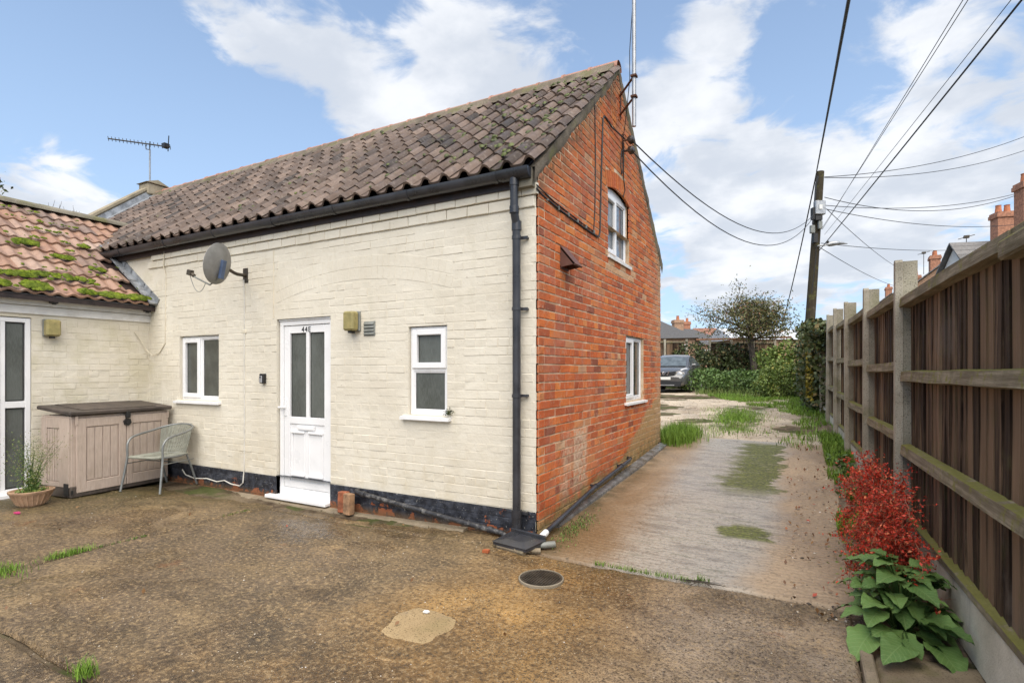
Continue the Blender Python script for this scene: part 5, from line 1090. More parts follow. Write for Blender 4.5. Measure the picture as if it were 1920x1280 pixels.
def chair():
    e = empty('garden_chair', (-4.99, -.385, 0), R(15)); tag(e, 'grey woven bistro chair standing before the storage box', 'chair')
    # local: -y is the way the sitter faces, x to the side
    W2 = .255
    def side(s): return [(s * .29, -.30, 0), (s * .275, -.265, .20), (s * .262, -.235, .40), (s * .262, -.235, .50), (s * .265, -.225, .575), (s * .27, -.17, .635), (s * .275, -.05, .665), (s * .27, .10, .69), (s * .23, .235, .725), (s * .13, .315, .752)]
    path = side(-1) + [(0, .335, .76)] + side(1)[::-1]
    P = []                                                    # soften the bends
    for i in range(len(path) - 1):
        p0, p1, p2, p3 = [Vector(path[min(max(i + k, 0), len(path) - 1)]) for k in (-1, 0, 1, 2)]
        for t_ in (0, .34, .67): P.append(.5 * ((2 * p1) + (p2 - p0) * t_ + (2 * p0 - 5 * p1 + 4 * p2 - p3) * t_ ** 2 + (3 * p1 - p0 - 3 * p2 + p3) * t_ ** 3))
    P.append(Vector(path[-1])); m = MB(); m.tube(P, .0135, 10); m.obj('arm_frame', MT['alu'], e, smooth=True)
    for s in (-1, 1):
        m = MB(); m.tube([(s * .235, .30, 0), (s * .225, .225, .22), (s * .21, .16, .405)], .0125, 10); m.obj('leg', MT['alu'], e, smooth=True)
    m = MB(); m.tube([(-.235, -.20, .405), (-.245, .0, .40), (-.21, .17, .405), (.21, .17, .405), (.245, .0, .40), (.235, -.20, .405), (.18, -.265, .405), (-.18, -.265, .405), (-.235, -.20, .405)], .012, 8); m.tube([(-.24, .0, .33), (.24, .0, .33)], .007, 6); m.tube([(-.26, -.24, .33), (-.23, .25, .33)], .006, 6); m.tube([(.26, -.24, .33), (.23, .25, .33)], .006, 6); m.obj('seat_frame', MT['alu'], e, smooth=True)
    m = MB(); N_ = 26
    for i in range(N_):
        y = -.26 + .43 * i / (N_ - 1); hw = .235 - (.05 if y < -.2 else 0) * ((-y - .2) / .06 if y < -.2 else 0)
        m.tube([(-hw, y, .412), (-hw * .5, y, .405 + .006 * (i % 2)), (0, y, .402), (hw * .5, y, .405 + .006 * ((i + 1) % 2)), (hw, y, .412)], .0075, 5)
    for i in range(15):
        x = -.22 + .44 * i / 14; m.tube([(x, -.255, .409), (x, .17, .409)], .006, 5)
    m.tube([(-.235, -.2, .41), (-.19, -.265, .41), (.19, -.265, .41), (.235, -.2, .41)], .017, 8); m.obj('woven_seat', MT['wicker'], e, smooth=True)
    m = MB()
    def bk(u, v):                                             # u -1..1, v 0..1
        hw = .20 + .035 * v; x = u * hw; return (x, .175 + .14 * v - .10 * (u * u) * (.15 + .85 * v), .415 + .335 * v - .05 * u * u * v)
    for i in range(22): v_ = i / 21; m.tube([bk(u, v_) for u in np.linspace(-1, 1, 9)], .0065, 5)
    for i in range(13):
        u = -1 + 2 * i / 12; m.tube([bk(u, v_) for v_ in np.linspace(0, 1, 6)], .0055, 5)
    m.obj('woven_back', MT['wicker'], e, smooth=True)
chair()
def potplant():
    e = empty('pot_plant', (-5.30, -1.555, .004)); e.scale = (.82, .82, .98); tag(e, 'low terracotta bowl with a feathery green plant by the glazed door', 'pot plant')
    m = MB(); prof = [(.0, .0), (.13, .0), (.15, .02), (.19, .09), (.215, .13), (.235, .145), (.24, .165), (.215, .168), (.20, .15), (.0, .145)]; m.lathe(prof, 28); b = m.obj('bowl', MT['terra'], e, smooth=True, angle=40)
    m = MB()
    for k in range(22):
        a = 2 * math.pi * k / 22; m.tube([(.152 * math.cos(a), .152 * math.sin(a), .02), (.192 * math.cos(a), .192 * math.sin(a), .09), (.213 * math.cos(a), .213 * math.sin(a), .128)], .008, 5)
    m.obj('flutes', MT['terra'], b, smooth=True); m = MB(); m.lathe([(0, .15), (.2, .148)], 20); m.obj('soil', MT['soil'], e)
    r = random.Random(3); m = MB(); tips = []
    for k in range(26):
        a = r.uniform(0, 6.28); l = r.uniform(.28, .58); sp = r.uniform(.05, .30); p0 = (r.uniform(-.05, .05) + .02, r.uniform(-.05, .05), .145); pts = []
        for t_ in np.linspace(0, 1, 6): q = Vector(p0) + Vector((math.cos(a) * sp * t_ ** 1.7, math.sin(a) * sp * t_ ** 1.7, l * t_)); pts.append(q); tips.append((q, t_))
        m.tube(pts, [.004 - .0028 * t_ for t_ in np.linspace(0, 1, 6)], 4)
    m.obj('stems', MT['nettle'], e); Pn = []
    for q, t_ in tips:
        for _ in range(22 if t_ > .45 else 12): s = .022 + .045 * t_; Pn.append((q.x + r.gauss(0, s), q.y + r.gauss(0, s), max(.15, q.z + r.gauss(0, s))))
    V, F, A = leaf_quads(np.array(Pn), .018, 5, .3, .42); inst('leaves', npmesh('leaves', V, F, MT['fine'], A), e)
    Pl = [(r.gauss(.02, .045), r.gauss(0, .045), .15 + abs(r.gauss(0, .10))) for _ in range(260)]; V, F, A = leaf_quads(np.array(Pl), .05, 6, .2, .28); inst('leaves', npmesh('leaves', V, F, MT['nettle'], A), e)
    Pl = [(.17 * math.cos(a) * q, .17 * math.sin(a) * q, .155 + r.random() * .02) for a, q in [(r.uniform(0, 6.28), r.random() ** .5) for _ in range(260)]]; V, F, A = leaf_quads(np.array(Pl), .022, 7, .8, .7); inst('ground_leaves', npmesh('leaves', V, F, MT['hedge'], A), e)
potplant()
for i, (x, y, rz, t, lab) in enumerate(((-2.20, -.085, .12, .35, 'upright red brick nearest the door sill, stood against the plinth'), (-2.085, -.125, -.15, .97, 'upright worn brownish brick touching the waste pipe end, beside another brick'))):
    m = MB(); m.box((-.0525, -.0375, 0), (.0525, .0375, .215), c=.007); o = m.obj('loose_brick', plain('loose_brick_%d' % i, (.34, .11, .05) if i == 0 else (.34, .20, .11), .9, var=.3, bump=.006, scale=14, dirt=.4), loc=(x, y, -.026), rot=(-.03, 0, rz + R(90) * 0)); o.scale = (.98, 1, 1); tag(o, lab, 'brick', 'bricks stood by the door')
def gully():
    e = empty('drain_gully', (-.03, -.25, 0), R(-12)); e.scale = (.82, .82, .75); tag(e, 'black plastic drain gully hood at the foot of the downpipe', 'drain')
    m = MB(); m.prism([(-.22, -.16, .02), (.20, -.16, .03), (.24, .10, .05), (-.20, .12, .05)], (0, 0, .035)); m.add([(-.23, -.17, .055), (.21, -.17, .065), (.25, .11, .10), (-.21, .13, .105), (-.12, -.07, .085), (.11, -.07, .09), (.14, .06, .105), (-.10, .07, .105)], [(0, 1, 5, 4), (1, 2, 6, 5), (2, 3, 7, 6), (3, 0, 4, 7), (4, 5, 6, 7)]); m.box((-.21, .10, .02), (.23, .13, .14), c=.006); m.obj('hood', MT['black'], e)
    m = MB(); m.tube([(.14, .02, .05), (.24, .09, .05), (.31, .17, .055)], .036, 14); m.obj('pipe_stub', MT['grey'], e, smooth=True, angle=40)
    m = MB(); m.tube([(-.18, -.13, .012), (.17, -.14, .012)], .03, 8); m.tube([(.05, -.15, .018), (.26, .0, .018)], .028, 8); m.obj('bedding', MT['edge'], e, smooth=True)
gully()
m = MB(); m.prism([(0, 0, 0), (.05, .01, 0), (.045, .045, 0), (.005, .035, 0)], (0, .0, .022)); o = m.obj('brick_chip', MT['orange'], loc=(-.23, -.52, .0)); tag(o, 'small bright red brick chip before the drain gully', 'brick chip')
m = MB(); m.prism([(0, 0, 0), (.04, .005, 0), (.05, .03, 0), (.02, .045, 0), (-.005, .03, 0)], (0, 0, .012)); o = m.obj('white_stone', plain('white_stone', (.75, .74, .72), .6, var=.05), loc=(.02, -1.60, .004), scale=(.7, .7, .6)); tag(o, 'white stone lying on the pale concrete patch', 'stone')
m = MB(); m.prism([(0, 0, 0), (.06, .005, 0), (.07, .03, 0), (.01, .04, 0)], (0, 0, .015)); o = m.obj('wrapper', MT['pink'], loc=(-5.02, -1.80, .004)); tag(o, 'crumpled pink wrapper on the concrete by the pot', 'litter')
# roots and twigs caught in the slab joint
def rootlet():
    e = empty('dry_weed', (1.41, -.33, .0)); tag(e, 'dead dark weed sprawling from the slab joint', 'weed'); r = random.Random(4); m = MB()
    for k in range(26):
        a = r.uniform(-2.9, -.1); l = r.uniform(.05, .15); p = Vector((r.uniform(-.03, .03), 0, .014)); pts = [p]
        for t_ in range(4): a += r.uniform(-.35, .35); p = p + Vector((math.cos(a) * l / 4 * 1.3, math.sin(a) * l / 4, r.uniform(-.002, .004))); pts.append(Vector((p.x, p.y, max(.006, p.z))))
        m.tube(pts, [.003, .0026, .002, .0015, .001], 4)
    m.obj('stalks', MT['bark'], e); V, F, A = blades(np.array([(r.gauss(0, .02), r.gauss(.01, .008), .0) for _ in range(26)]), .06, .006, 3); inst('shoots', npmesh('shoots', V, F, MT['grass'], A), e)
rootlet()
# ------------------------------------------------------------------ grass, weeds
def grass_stuff(name, P, h, w, seed, mat, label, lean=.6, cat='grass'):
    V, F, A = blades(np.asarray(P, float), h, w, seed, lean); o = inst(name, npmesh(name, V, F, MT[mat], A)); tag(o, label, cat, kind='stuff'); return o
q = np.random.default_rng(5)
def gauss_patch(cx, cy, sx, sy, n, zf): 
    X = cx + q.normal(size=n) * sx; Y = cy + q.normal(size=n) * sy; return np.stack([X, Y, zf(X, Y)], 1)
z0f = lambda X, Y: 0 * X - .005
for (cx, cy, sx, sy, n, h, lab) in ((-3.085, -2.11, .025, .085, 300, .05, 'grass tuft growing in the yard joint before the storage box'), (-3.06, -2.52, .09, .06, 320, .05, 'low weed clump where two yard joints meet at the left'), (-1.0, -2.885, .035, .018, 150, .075, 'grass tuft in the crack at the bottom left')): grass_stuff('grass_tuft', gauss_patch(cx, cy, sx, sy, n, z0f), h, .004, n, 'grass', lab)
P = np.concatenate([np.stack([-3.083 + q.normal(size=500) * .010, q.uniform(-2.7, -.4, 500), np.full(500, -.01)], 1)]); P = P[fbm(P[:, 1], P[:, 1] * 0, 3, 3, 6) > -.02]
grass_stuff('joint_moss', P, .022, .006, 8, 'grass2', 'thin moss and grass lining the yard joint', cat='moss')
X = q.uniform(.2, 1.6, 500); X = X[(fbm(X, X * 0, 4, 3, 15) > .16) | (np.abs(X - 1.12) < .13)]; P = np.stack([X, -.315 + q.normal(size=len(X)) * .009, X * 0 - .01], 1); grass_stuff('joint_grass', P, .035, .005, 9, 'grass', 'short grass in the joint before the driveway')
P = gauss_patch(.22, .32, .06, .22, 420, lambda X, Y: ground_z(Y)); P = P[P[:, 0] > .1]; grass_stuff('corner_weeds', P, .02, .009, 10, 'grass2', 'low dark weeds by the house corner pipe', cat='weeds')
P = gauss_patch(.16, 5.0, .16, .42, 3800, lambda X, Y: ground_z(Y) - .02); P = P[(P[:, 1] > 4.52) | (P[:, 0] > .10)]; P = P[(P[:, 0] > -.1) & (P[:, 1] > 4.25)]; grass_stuff('grass_clump', P, .24, .007, 11, 'grass', 'tall green grass at the far corner of the gable')
P = np.concatenate([gauss_patch(.75, 8.6, .26, .75, 3000, ztrack), gauss_patch(.9, 6.4, .35, .35, 500, ztrack), gauss_patch(.45, 10.2, .3, .5, 500, ztrack)]); grass_stuff('track_grass', P, .075, .008, 12, 'grass', 'grass strip growing in the middle of the track')
def meadow(n, xr, yr, mask, seed):
    r = np.random.default_rng(seed); X = r.uniform(*xr, n); Y = r.uniform(*yr, n); k = mask(X, Y); X, Y = X[k], Y[k]; return np.stack([X, Y, np.where(Y < 16, zside(X, Y) * (X > 2.2) + ztrack(X, Y) * (X <= 2.2), ground_z(Y) - .03)], 1)
def mk(X, Y):
    e = 1.9 - .9 * np.clip((Y - 9) / 7, 0, 1) ** 1.4 * 3.2 + .5 * fbm(X, Y, .8, 3, 33); return (X > e) & (X < fence_x(Y) + .2)
P = meadow(60000, (-3, 2.6), (4.6, 17), mk, 5); P = P[RNG.random(len(P)) < np.clip((P[:, 1] - 4) / 7, .25, 1) * (fbm(P[:, 0], P[:, 1], 1.3, 3, 55) > -.18)]
grass_stuff('fence_foot_grass', P, .11, .012, 13, 'grass', 'bright grass between the track and the board fence')
P = np.stack([q.uniform(2.28, 2.68, 6500), q.uniform(1.0, 6.2, 6500)], 1); P = P[fbm(P[:, 0] * 2, P[:, 1], 1.4, 3, 77) > -.12]; P = np.column_stack([P, zside(P[:, 0], P[:, 1])]); grass_stuff('fence_weeds', P, .10, .010, 14, 'grass', 'weeds and grass under the gravel boards', cat='weeds')
Pn = []
for (cx, cy, n) in ((2.52, 2.2, 90), (2.50, 2.8, 60), (2.55, 1.6, 60), (2.5, 3.4, 50), (2.45, 3.9, 40)): Pn += [(cx + q.normal() * .07, cy + q.normal() * .14, gz(cy) + .02 + abs(q.normal()) * .05) for _ in range(n)]
V, F, A = leaf_quads(np.array(Pn), .075, 4, .6, .6); o = inst('dock_weeds', npmesh('dock_weeds', V, F, MT['nettle'], A)); tag(o, 'broad leaved weeds along the fence foot behind the red shrub', 'weeds', kind='stuff')
P = meadow(30000, (-14, 4), (17, 27), lambda X, Y: X > -14, 6); P[:, 2] = ground_z(P[:, 1]) - .04; P = P[(P[:, 1] > 22.2) | (P[:, 0] > -1.55)]
grass_stuff('meadow_grass', P, .24, .022, 15, 'grass2', 'rough grass around and behind the parked car')
Lv = [(q.uniform(1.85, 2.7), q.uniform(-.6, 5)) for _ in range(220)] + [(q.uniform(-5.5, 2), q.uniform(-3, -.1)) for _ in range(26)]
V, F, A = leaf_quads(np.array([(x, y, gz(y) + .014) for x, y in Lv]), .035, 9, 3., .6, .15); o = inst('fallen_leaves', npmesh('fallen_leaves', V, F, M_('fallen_leaves', m_leaf((.12, .05, .02), (.30, .17, .07), (.35, .06, .03), .2)), A)); tag(o, 'brown and red fallen leaves along the fence foot', 'leaves', kind='stuff')
# ------------------------------------------------------------------ plants by the fence
def redshrub():
    e = empty('red_shrub', (2.60, .30, .0)); tag(e, 'red berried shrub sprawling against the nearest fence post', 'shrub'); r = random.Random(12); m = MB(); L = []; B = []
    for k in range(72):
        y0 = r.uniform(-.15, .25); p = Vector((.0 + r.uniform(-.05, .05), y0, .03)); ty = r.uniform(-.95, .75); hgt = r.uniform(.25, .98) * (1 - .25 * abs(ty)); out = r.uniform(-.36, .05)
        if ty > .35: hgt *= .8
        end = Vector((out, ty, hgt)); drop = r.uniform(.05, .22); pts = []
        for t_ in np.linspace(0, 1, 9): pts.append(Vector((p.x + (end.x - p.x) * t_, p.y + (end.y - p.y) * t_, p.z + (end.z - p.z) * math.sin(t_ * 1.75) - drop * t_ ** 3)) + Vector((r.gauss(0, .008), r.gauss(0, .008), r.gauss(0, .008))))
        for p_ in pts: p_.x = min(p_.x, .06); p_.z = max(.02, p_.z)
        m.tube(pts, [.006 * (1 - .75 * i / 8) for i in range(9)], 4)
        for i in range(2, 9):
            for s in range(5):
                d = Vector((r.gauss(0, 1), r.gauss(0, 1), r.gauss(.1, .8))).normalized(); l = r.uniform(.03, .15); base = pts[i].lerp(pts[max(0, i - 1)], r.random())
                m.tube([base, base + d * l * .55 + Vector((0, 0, .006)), base + d * l], [.0013, .001, .0006], 3, cap=False)
                for t_ in (.3, .48, .66, .84, 1.0): c = base + d * l * t_; L.append((min(c.x, .07) + r.gauss(0, .008), c.y + r.gauss(0, .008), max(.01, c.z + r.gauss(0, .008))))
                if r.random() < .55: B.append(base + d * l * r.uniform(.2, .9))
    m.obj('branches', plain('reddish_twig', (.26, .09, .05), .8), e)
    V, F, A = leaf_quads(np.array(L), .021, 3, .4, .55); inst('leaves', npmesh('leaves', V, F, MT['red'], A), e)
    O = np.array([[1, 0, 0], [0, 1, 0], [-1, 0, 0], [0, -1, 0], [0, 0, 1], [0, 0, -1]]) * .0065; F0 = np.array([[0, 1, 4], [1, 2, 4], [2, 3, 4], [3, 0, 4], [1, 0, 5], [2, 1, 5], [3, 2, 5], [0, 3, 5]])
    Bp = np.array([tuple(b) for b in B]); V = (Bp[:, None] + O[None]).reshape(-1, 3); F = (np.arange(len(Bp))[:, None, None] * 6 + F0).reshape(-1, 3); o = inst('berries', npmesh('berries', V, F, MT['berry'], RNG.random(len(F)), True), e)
    G = np.array([(r.gauss(-.12, .12), r.uniform(-.5, .5), abs(r.gauss(.08, .1)) + .01) for _ in range(500)]); G[:, 0] = np.minimum(G[:, 0], .05); V, F, A = leaf_quads(G, .035, 8, .4, .5); inst('green_leaves', npmesh('leaves', V, F, MT['hedge'], A), e)
redshrub()
def broadleaf():
    e = empty('broad_leaf_plant', (2.50, -.52, .01)); tag(e, 'large leaved green plant below the red shrub', 'plant'); r = random.Random(5)
    def leafmesh(v):
        m = MB(); n, k = 11, 7; vs = []
        for i in range(n):
            t_ = i / (n - 1); w = .46 * (math.sin(math.pi * t_ ** .62) ** .8 if 0 < t_ < 1 else 0) + .012
            for j in range(k):
                u = -1 + 2 * j / (k - 1); au = abs(u); ruf = math.sin(i * 1.9 + v * 1.3 + (2 if u > 0 else 0)) * au * au
                vs.append((u * w * (1 + .06 * ruf), t_ - .16 * au * (1 - t_) ** 3, -.42 * t_ ** 2.2 + .20 * au * w + .055 * ruf + .02 * (au < .1) * -1))
        m.add(vs, [(i * k + j, i * k + j + 1, (i + 1) * k + j + 1, (i + 1) * k + j) for i in range(n - 1) for j in range(k - 1)]); return m.mesh('leaf', MT['bigleaf'], True)
    LM_ = [leafmesh(v) for v in range(6)]; st = MB()
    for k in range(84):
        a = r.uniform(0, 2 * math.pi); lay = k / 84; rad = (.10 + .20 * r.random()) * (1.1 - .45 * lay); c = Vector((math.cos(a) * rad * .75 - .02, math.sin(a) * rad * 1.25 + .05 - .1 * (1 - lay), .05 + .40 * lay * (1 - .5 * rad / .3) + r.uniform(-.02, .04)))
        c.x = min(c.x, .12); s = r.uniform(.09, .18) * (1.05 - .25 * lay); rz = a - math.pi / 2 + r.uniform(-.5, .5); o = inst('leaf', r.choice(LM_), e, tuple(c), (r.uniform(-.25, .35) + .25 * lay, r.uniform(-.35, .35), rz), (s, s, s), tone=min(1, max(.02, r.gauss(.5, .28))))
        st.tube([(c.x * .15, c.y * .2, .0), (c.x * .5, c.y * .5, c.z * .75), tuple(c)], [.006, .005, .004], 5)
    st.obj('stalks', MT['nettle'], e, smooth=True)
broadleaf()
# ------------------------------------------------------------------ background
def cloud_pts(n, c, s, seed, shell=.0):
    r = np.random.default_rng(seed); d = r.normal(size=(n, 3)); d /= np.linalg.norm(d, axis=1)[:, None]; q_ = r.random(n) ** (1 / 3.); q_ = np.maximum(q_, shell * r.random(n)); P = d * q_[:, None] * np.array(s) + np.array(c)
    return P
def bush(name, label, blobs, leaf, mat, n, seed, cat='shrub', stems=None, parent=None, group=None):
    c0 = blobs[0][0]; e = empty(name, (c0[0], c0[1], gz(c0[1]) - .02)); tag(e, label, cat, group); base = np.array(e.location); P = []
    tot = sum(b[1][0] * b[1][1] * b[1][2] for b in blobs)
    for i, (c, s) in enumerate(blobs): P.append(cloud_pts(max(20, int(n * s[0] * s[1] * s[2] / tot)), np.array(c) - base, s, seed + i, .8))
    P = np.concatenate(P); k = fbm(P[:, 0] * 1 + P[:, 2] * .7, P[:, 1] + P[:, 2], 1.6, 3, seed) > -.16; P = P[k]; P[:, 2] = np.maximum(P[:, 2], .03)
    V, F, A = leaf_quads(P, leaf, seed, .4, .6); inst('leaves', npmesh('leaves', V, F, MT[mat], A), e)
    m = MB(); r = random.Random(seed)
    for k in range(10):
        t = P[r.randrange(len(P))]; m.tube([(t[0] * .3, t[1] * .3, 0), (t[0] * .6, t[1] * .6, t[2] * .6), tuple(t)], [.025, .015, .006], 5)
    m.obj('stems', MT['bark'], e); return e
def at(x, d, z): p = pix(x, 695, d); return (p.x, p.y, z)
# ivy over the far end of the board fence
def ivy_fence():
    r = np.random.default_rng(3); n = 14000; y = r.uniform(8.6, 16.2, n); top = 2.45 + .35 * fbm(y, y * 0, 1.2, 3, 4) + .05 * (y - 10); z = gz(12) + .05 + r.random(n) ** .8 * (top - .5); k = (y > 10.2) | ((z > 1.9) & (y > 9.0)) | (r.random(n) < .12); y, z = y[k], z[k]
    x = fence_x(y) - .02 - np.abs(r.normal(size=len(y))) * .16 * (1 + .5 * fbm(y, z, 1.5, 3, 9)); base = (2.35, 13.0, gz(13)); e = empty('ivy', base); tag(e, 'dark ivy smothering the far end of the board fence', 'ivy')
    V, F, A = leaf_quads(np.stack([x, y, z], 1) - base, .10, 3, .2, .75); inst('leaves', npmesh('leaves', V, F, MT['ivy'], A), e)
    n = 700; yy = r.normal(10.6, .3, n); zz = .75 + np.abs(r.normal(0, .75, n)); k = zz < 2.3; V, F, A = leaf_quads(np.stack([fence_x(yy) - .22 - .1 * r.random(n), yy, zz], 1)[k] - base, .10, 4, .2, .75); inst('yellow_leaves', npmesh('leaves', V, F, MT['yellow'], A), e)
    m = MB(); rr = random.Random(2)
    for k in range(40):
        y = rr.uniform(11.2, 15.8); p = Vector((fence_x(y) - .1 - rr.uniform(0, .15) - base[0], y - base[1], 0)); pts = [p + Vector((rr.gauss(0, .04), rr.gauss(0, .12), h)) for h in np.linspace(0, 2.0, 7)]; m.tube(pts, .012, 4)
    m.obj('stems', MT['twig'], e)
ivy_fence()
bush('yellow_green_bush', 'yellow green bush in front of the ivy covered fence end', [(at(1470, 18.5, 1.05), (.9, .9, .75)), (at(1440, 18, .9), (.6, .6, .4))], .10, 'hedge', 3800, 21)
bush('pale_bush', 'pale leafy bush left of the telegraph pole foot', [(at(1447, 22, 1.45), (.85, .9, 1.05)), (at(1478, 22, 1.4), (.8, .8, 1.35))], .15, 'hedge', 3400, 25)
bush('nettle_bank', 'bank of nettles in front of the ivy hedge', [(at(1330, 21.5, 1.05), (1.6, .9, .5)), (at(1390, 21, 1.05), (1.4, .9, .5)), (at(1430, 20.5, 1.0), (.8, .7, .45)), (at(1310, 23, 1.1), (1.2, .8, .5))], .12, 'nettle', 5200, 31)
bush('ivy_hedge', 'dark ivy hedge behind the parked car', [(at(1300, 25.5, 1.6), (1.2, .5, 1.25)), (at(1345, 26, 1.6), (1.3, .55, 1.2)), (at(1385, 26, 1.6), (1.0, .55, 1.2)), (at(1420, 25.5, 1.5), (.9, .5, 1.1))], .15, 'ivy', 7600, 41, 'hedge')
def far_fence(name, label, xa, xb, d, z0, z1, bays, seed, db=None):
    a = Vector(at(xa, d, 0)); b = Vector(at(xb, db or d, 0)); v = b - a; L = v.length; e = empty(name, (a.x, a.y, 0), math.atan2(v.y, v.x)); tag(e, label, 'fence'); r = random.Random(seed)
    n = int(L / .15); me = None
    for k in range(n):
        if me is None: m = MB(); m.box((0, -.012, 0), (.145, .012, z1 - z0), c=.003); me = m.mesh('board', MT['wood'])
        inst('board', me, e, (k * .15, r.uniform(-.006, .006), z0), tone=r.random())
    for k in range(bays + 1): m = MB(); m.box((k * L / bays - .05, -.09, .5), (k * L / bays + .05, .0, z1 + .08)); m.obj('post', MT['post'], e)
    m = MB(); m.box((0, -.06, z1 - .10), (L, -.012, z1 - .02)); m.box((0, -.06, z0 + .1), (L, -.012, z0 + .18)); m.obj('rail', MT['rail'], e)
far_fence('back_fence', 'short board fence behind the silver car', 1205, 1287, 26.8, .7, 2.95, 2, 3)
far_fence('lane_end_fence', 'dark board fence behind the small tree', 1330, 1452, 27.4, .7, 2.95, 3, 4)
m = MB(); p = at(1384, 27.0, 3.05); m.box((p[0] - 2.0, p[1] - .2, 3.03), (p[0] + 2.4, p[1] + .0, 3.11)); o = m.obj('timber_beam', plain('orange_timber', (.34, .17, .09), .8)); o.rotation_euler = (0, 0, 0); tag(o, 'orange timber beam lying along the fence top behind the tree', 'beam')
# small tree
def tree():
    bx = Vector(at(1418, 25.0, gz(20) + .0)); e = empty('small_tree', tuple(bx)); tag(e, 'small leaning tree with thin brownish foliage behind the lane', 'tree'); r = random.Random(77); m = MB(); tips = []
    def grow(p, d, l, rad, lev):
        pts = [p]; 
        for _ in range(4):
            d = (d + Vector((r.gauss(0, .16), r.gauss(0, .16), r.gauss(.02, .1)))).normalized(); p = p + d * l / 4; pts.append(p)
        m.tube(pts, [rad * (1 - .12 * i) for i in range(5)], 6 if lev < 2 else 4)
        if lev >= 2: tips.extend(pts[1:])
        if lev == 4: return
        for k in range(4 if lev < 2 else 3):
            q_ = pts[2 + k % 3]; nd = (d * .6 + Vector((r.gauss(0, .75), r.gauss(0, .75), r.gauss(.12, .35)))).normalized(); grow(q_, nd, l * r.uniform(.62, .86), rad * .58, lev + 1)
    sd = -RIGHT
    grow(Vector((0, 0, 0)), Vector((sd.x * .0, 0, 1)), 1.5, .13, 3.5 and 99) if False else None
    p1 = Vector((0, 0, 0)); p2 = sd * .15 + Vector((0, 0, 1.2)); p3 = sd * .25 + Vector((0, 0, 2.1)); pj = sd * .32 + Vector((0, 0, 2.7)); m.tube([p1, p2, p3, pj], [.17, .14, .12, .11], 8)
    for k, (dx, dz, l) in enumerate(((1.0, .55, 1.55), (-1.0, .6, 1.35), (.45, 1.0, 1.2), (-.5, .95, 1.25), (.9, .15, 1.3), (-.8, .25, 1.1), (0., 1., 1.1))): grow(pj - Vector((0, 0, .25 * (k % 3))), (sd * dx + FWD * r.uniform(-.6, .6) + Vector((0, 0, dz))).normalized(), l * .78, .07, 1)
    m.obj('trunk', MT['bark'], e, smooth=True); T = np.array([tuple(t) for t in tips]); rr = np.random.default_rng(8)
    cen = np.array(tuple(pj)) + np.array(tuple(sd)) * .1; rel = T - cen; hx = rel @ np.array(tuple(RIGHT)); ok = (((hx + .0) / 2.35) ** 2 + ((T[:, 2] - 3.75) / 1.6) ** 2 < 1) & (T[:, 2] > 2.4); T = T[ok]
    P = T[rr.integers(0, len(T), 9000)] + rr.normal(size=(9000, 3)) * np.array([.32, .32, .22]); V, F, A = leaf_quads(P, .115, 12, .1, .42); inst('crown', npmesh('crown', V, F, MT['tree'], A), e)
tree()
# telegraph pole with its boxes and street lamp
def pole():
    d = 18.0; b = Vector(at(1508, d, gz(14) - .3)); top = Vector(pix(1538, 322, d)); e = empty('telegraph_pole', tuple(b)); tag(e, 'leaning wooden telegraph pole with grey boxes and a street lamp arm', 'telegraph pole'); a = top - b; m = MB(); m.tube([(0, 0, 0), tuple(a * .5), tuple(a)], [.17, .145, .12], 14); m.obj('shaft', MT['pole'], e, smooth=True)
    P = lambda x, y: Vector(pix(x, y, d - .2)) - b; Mo = lambda p: Matrix.Translation(p) @ Matrix.Rotation(math.atan2(.477, .879), 4, 'Z')
    m = MB(); m.box((-.17, -.10, -.23), (.17, .06, .23), M=Mo(P(1536, 390)), c=.02); m.obj('grey_box', MT['steel'], e); m = MB(); m.box((-.08, -.13, -.05), (.02, -.10, .1), M=Mo(P(1537, 391))); m.obj('label_plate', MT['plate'], e)
    m = MB(); m.box((-.20, -.05, -.24), (-.12, .1, .15), M=Mo(P(1534, 398))); m.box((-.1, -.08, -.15), (.12, .1, .0), M=Mo(P(1533, 405))); m.obj('cable_joint', MT['gasket'], e)
    m = MB(); m.box((-.12, -.05, -.13), (.02, .06, .13), M=Mo(P(1526, 430)), c=.01); m.box((-.02, -.05, -.3), (.1, .02, -.05), M=Mo(P(1535, 412))); m.obj('small_box', MT['grey'], e)
    m = MB(); m.tube([P(1533, 461), P(1545, 460), P(1553, 458)], .025, 8); m.obj('lamp_arm', MT['steel'], e); m = MB(); n = 9; A_, B_ = P(1550, 459), P(1589, 457); m.tube([A_.lerp(B_, t) + Vector((0, 0, .04 * math.sin(t * 3.1))) for t in np.linspace(0, 1, n)], [.03, .075, .085, .08, .07, .055, .045, .03, .012], 10); m.obj('lamp_head', MT['steel'], e, smooth=True)
    m = MB(); m.tube([P(1552, 452), P(1552, 456)], .04, 8); m.obj('photocell', MT['gasket'], e); m = MB(); m.tube([P(1534, 330), P(1530, 345), P(1527, 390), P(1524, 420)], .03, 6); m.tube([P(1530, 460), P(1530, 480), P(1522, 550)], .012, 5); m.obj('pole_cable', MT['cable'], e); m = MB(); m.box((-.06, -.1, -.15), (.06, .05, .15), M=Mo(P(1527, 447))); m.obj('cleat', MT['gasket'], e)
pole()
CG = 'overhead cables meeting at the telegraph pole'
def wire(name, a, b, s, r, label, n=24, ext=1.):
    b = Vector(a) + (Vector(b) - Vector(a)) * ext; m = MB(); m.tube(sag(a, b, s, n), r, 5); o = m.obj(name, MT['cable'], smooth=True); tag(o, label, 'cable', CG); return o
PD = 18.0
wire('overhead_cable', (.13, 2.44, 4.34), pix(1532, 395, PD), .95, .009, 'upper of two sagging cables from the gable insulators to the pole'); wire('overhead_cable', (.13, 2.46, 4.21), pix(1531, 398, PD), 1.15, .009, 'lower of two sagging cables from the gable insulators to the pole')
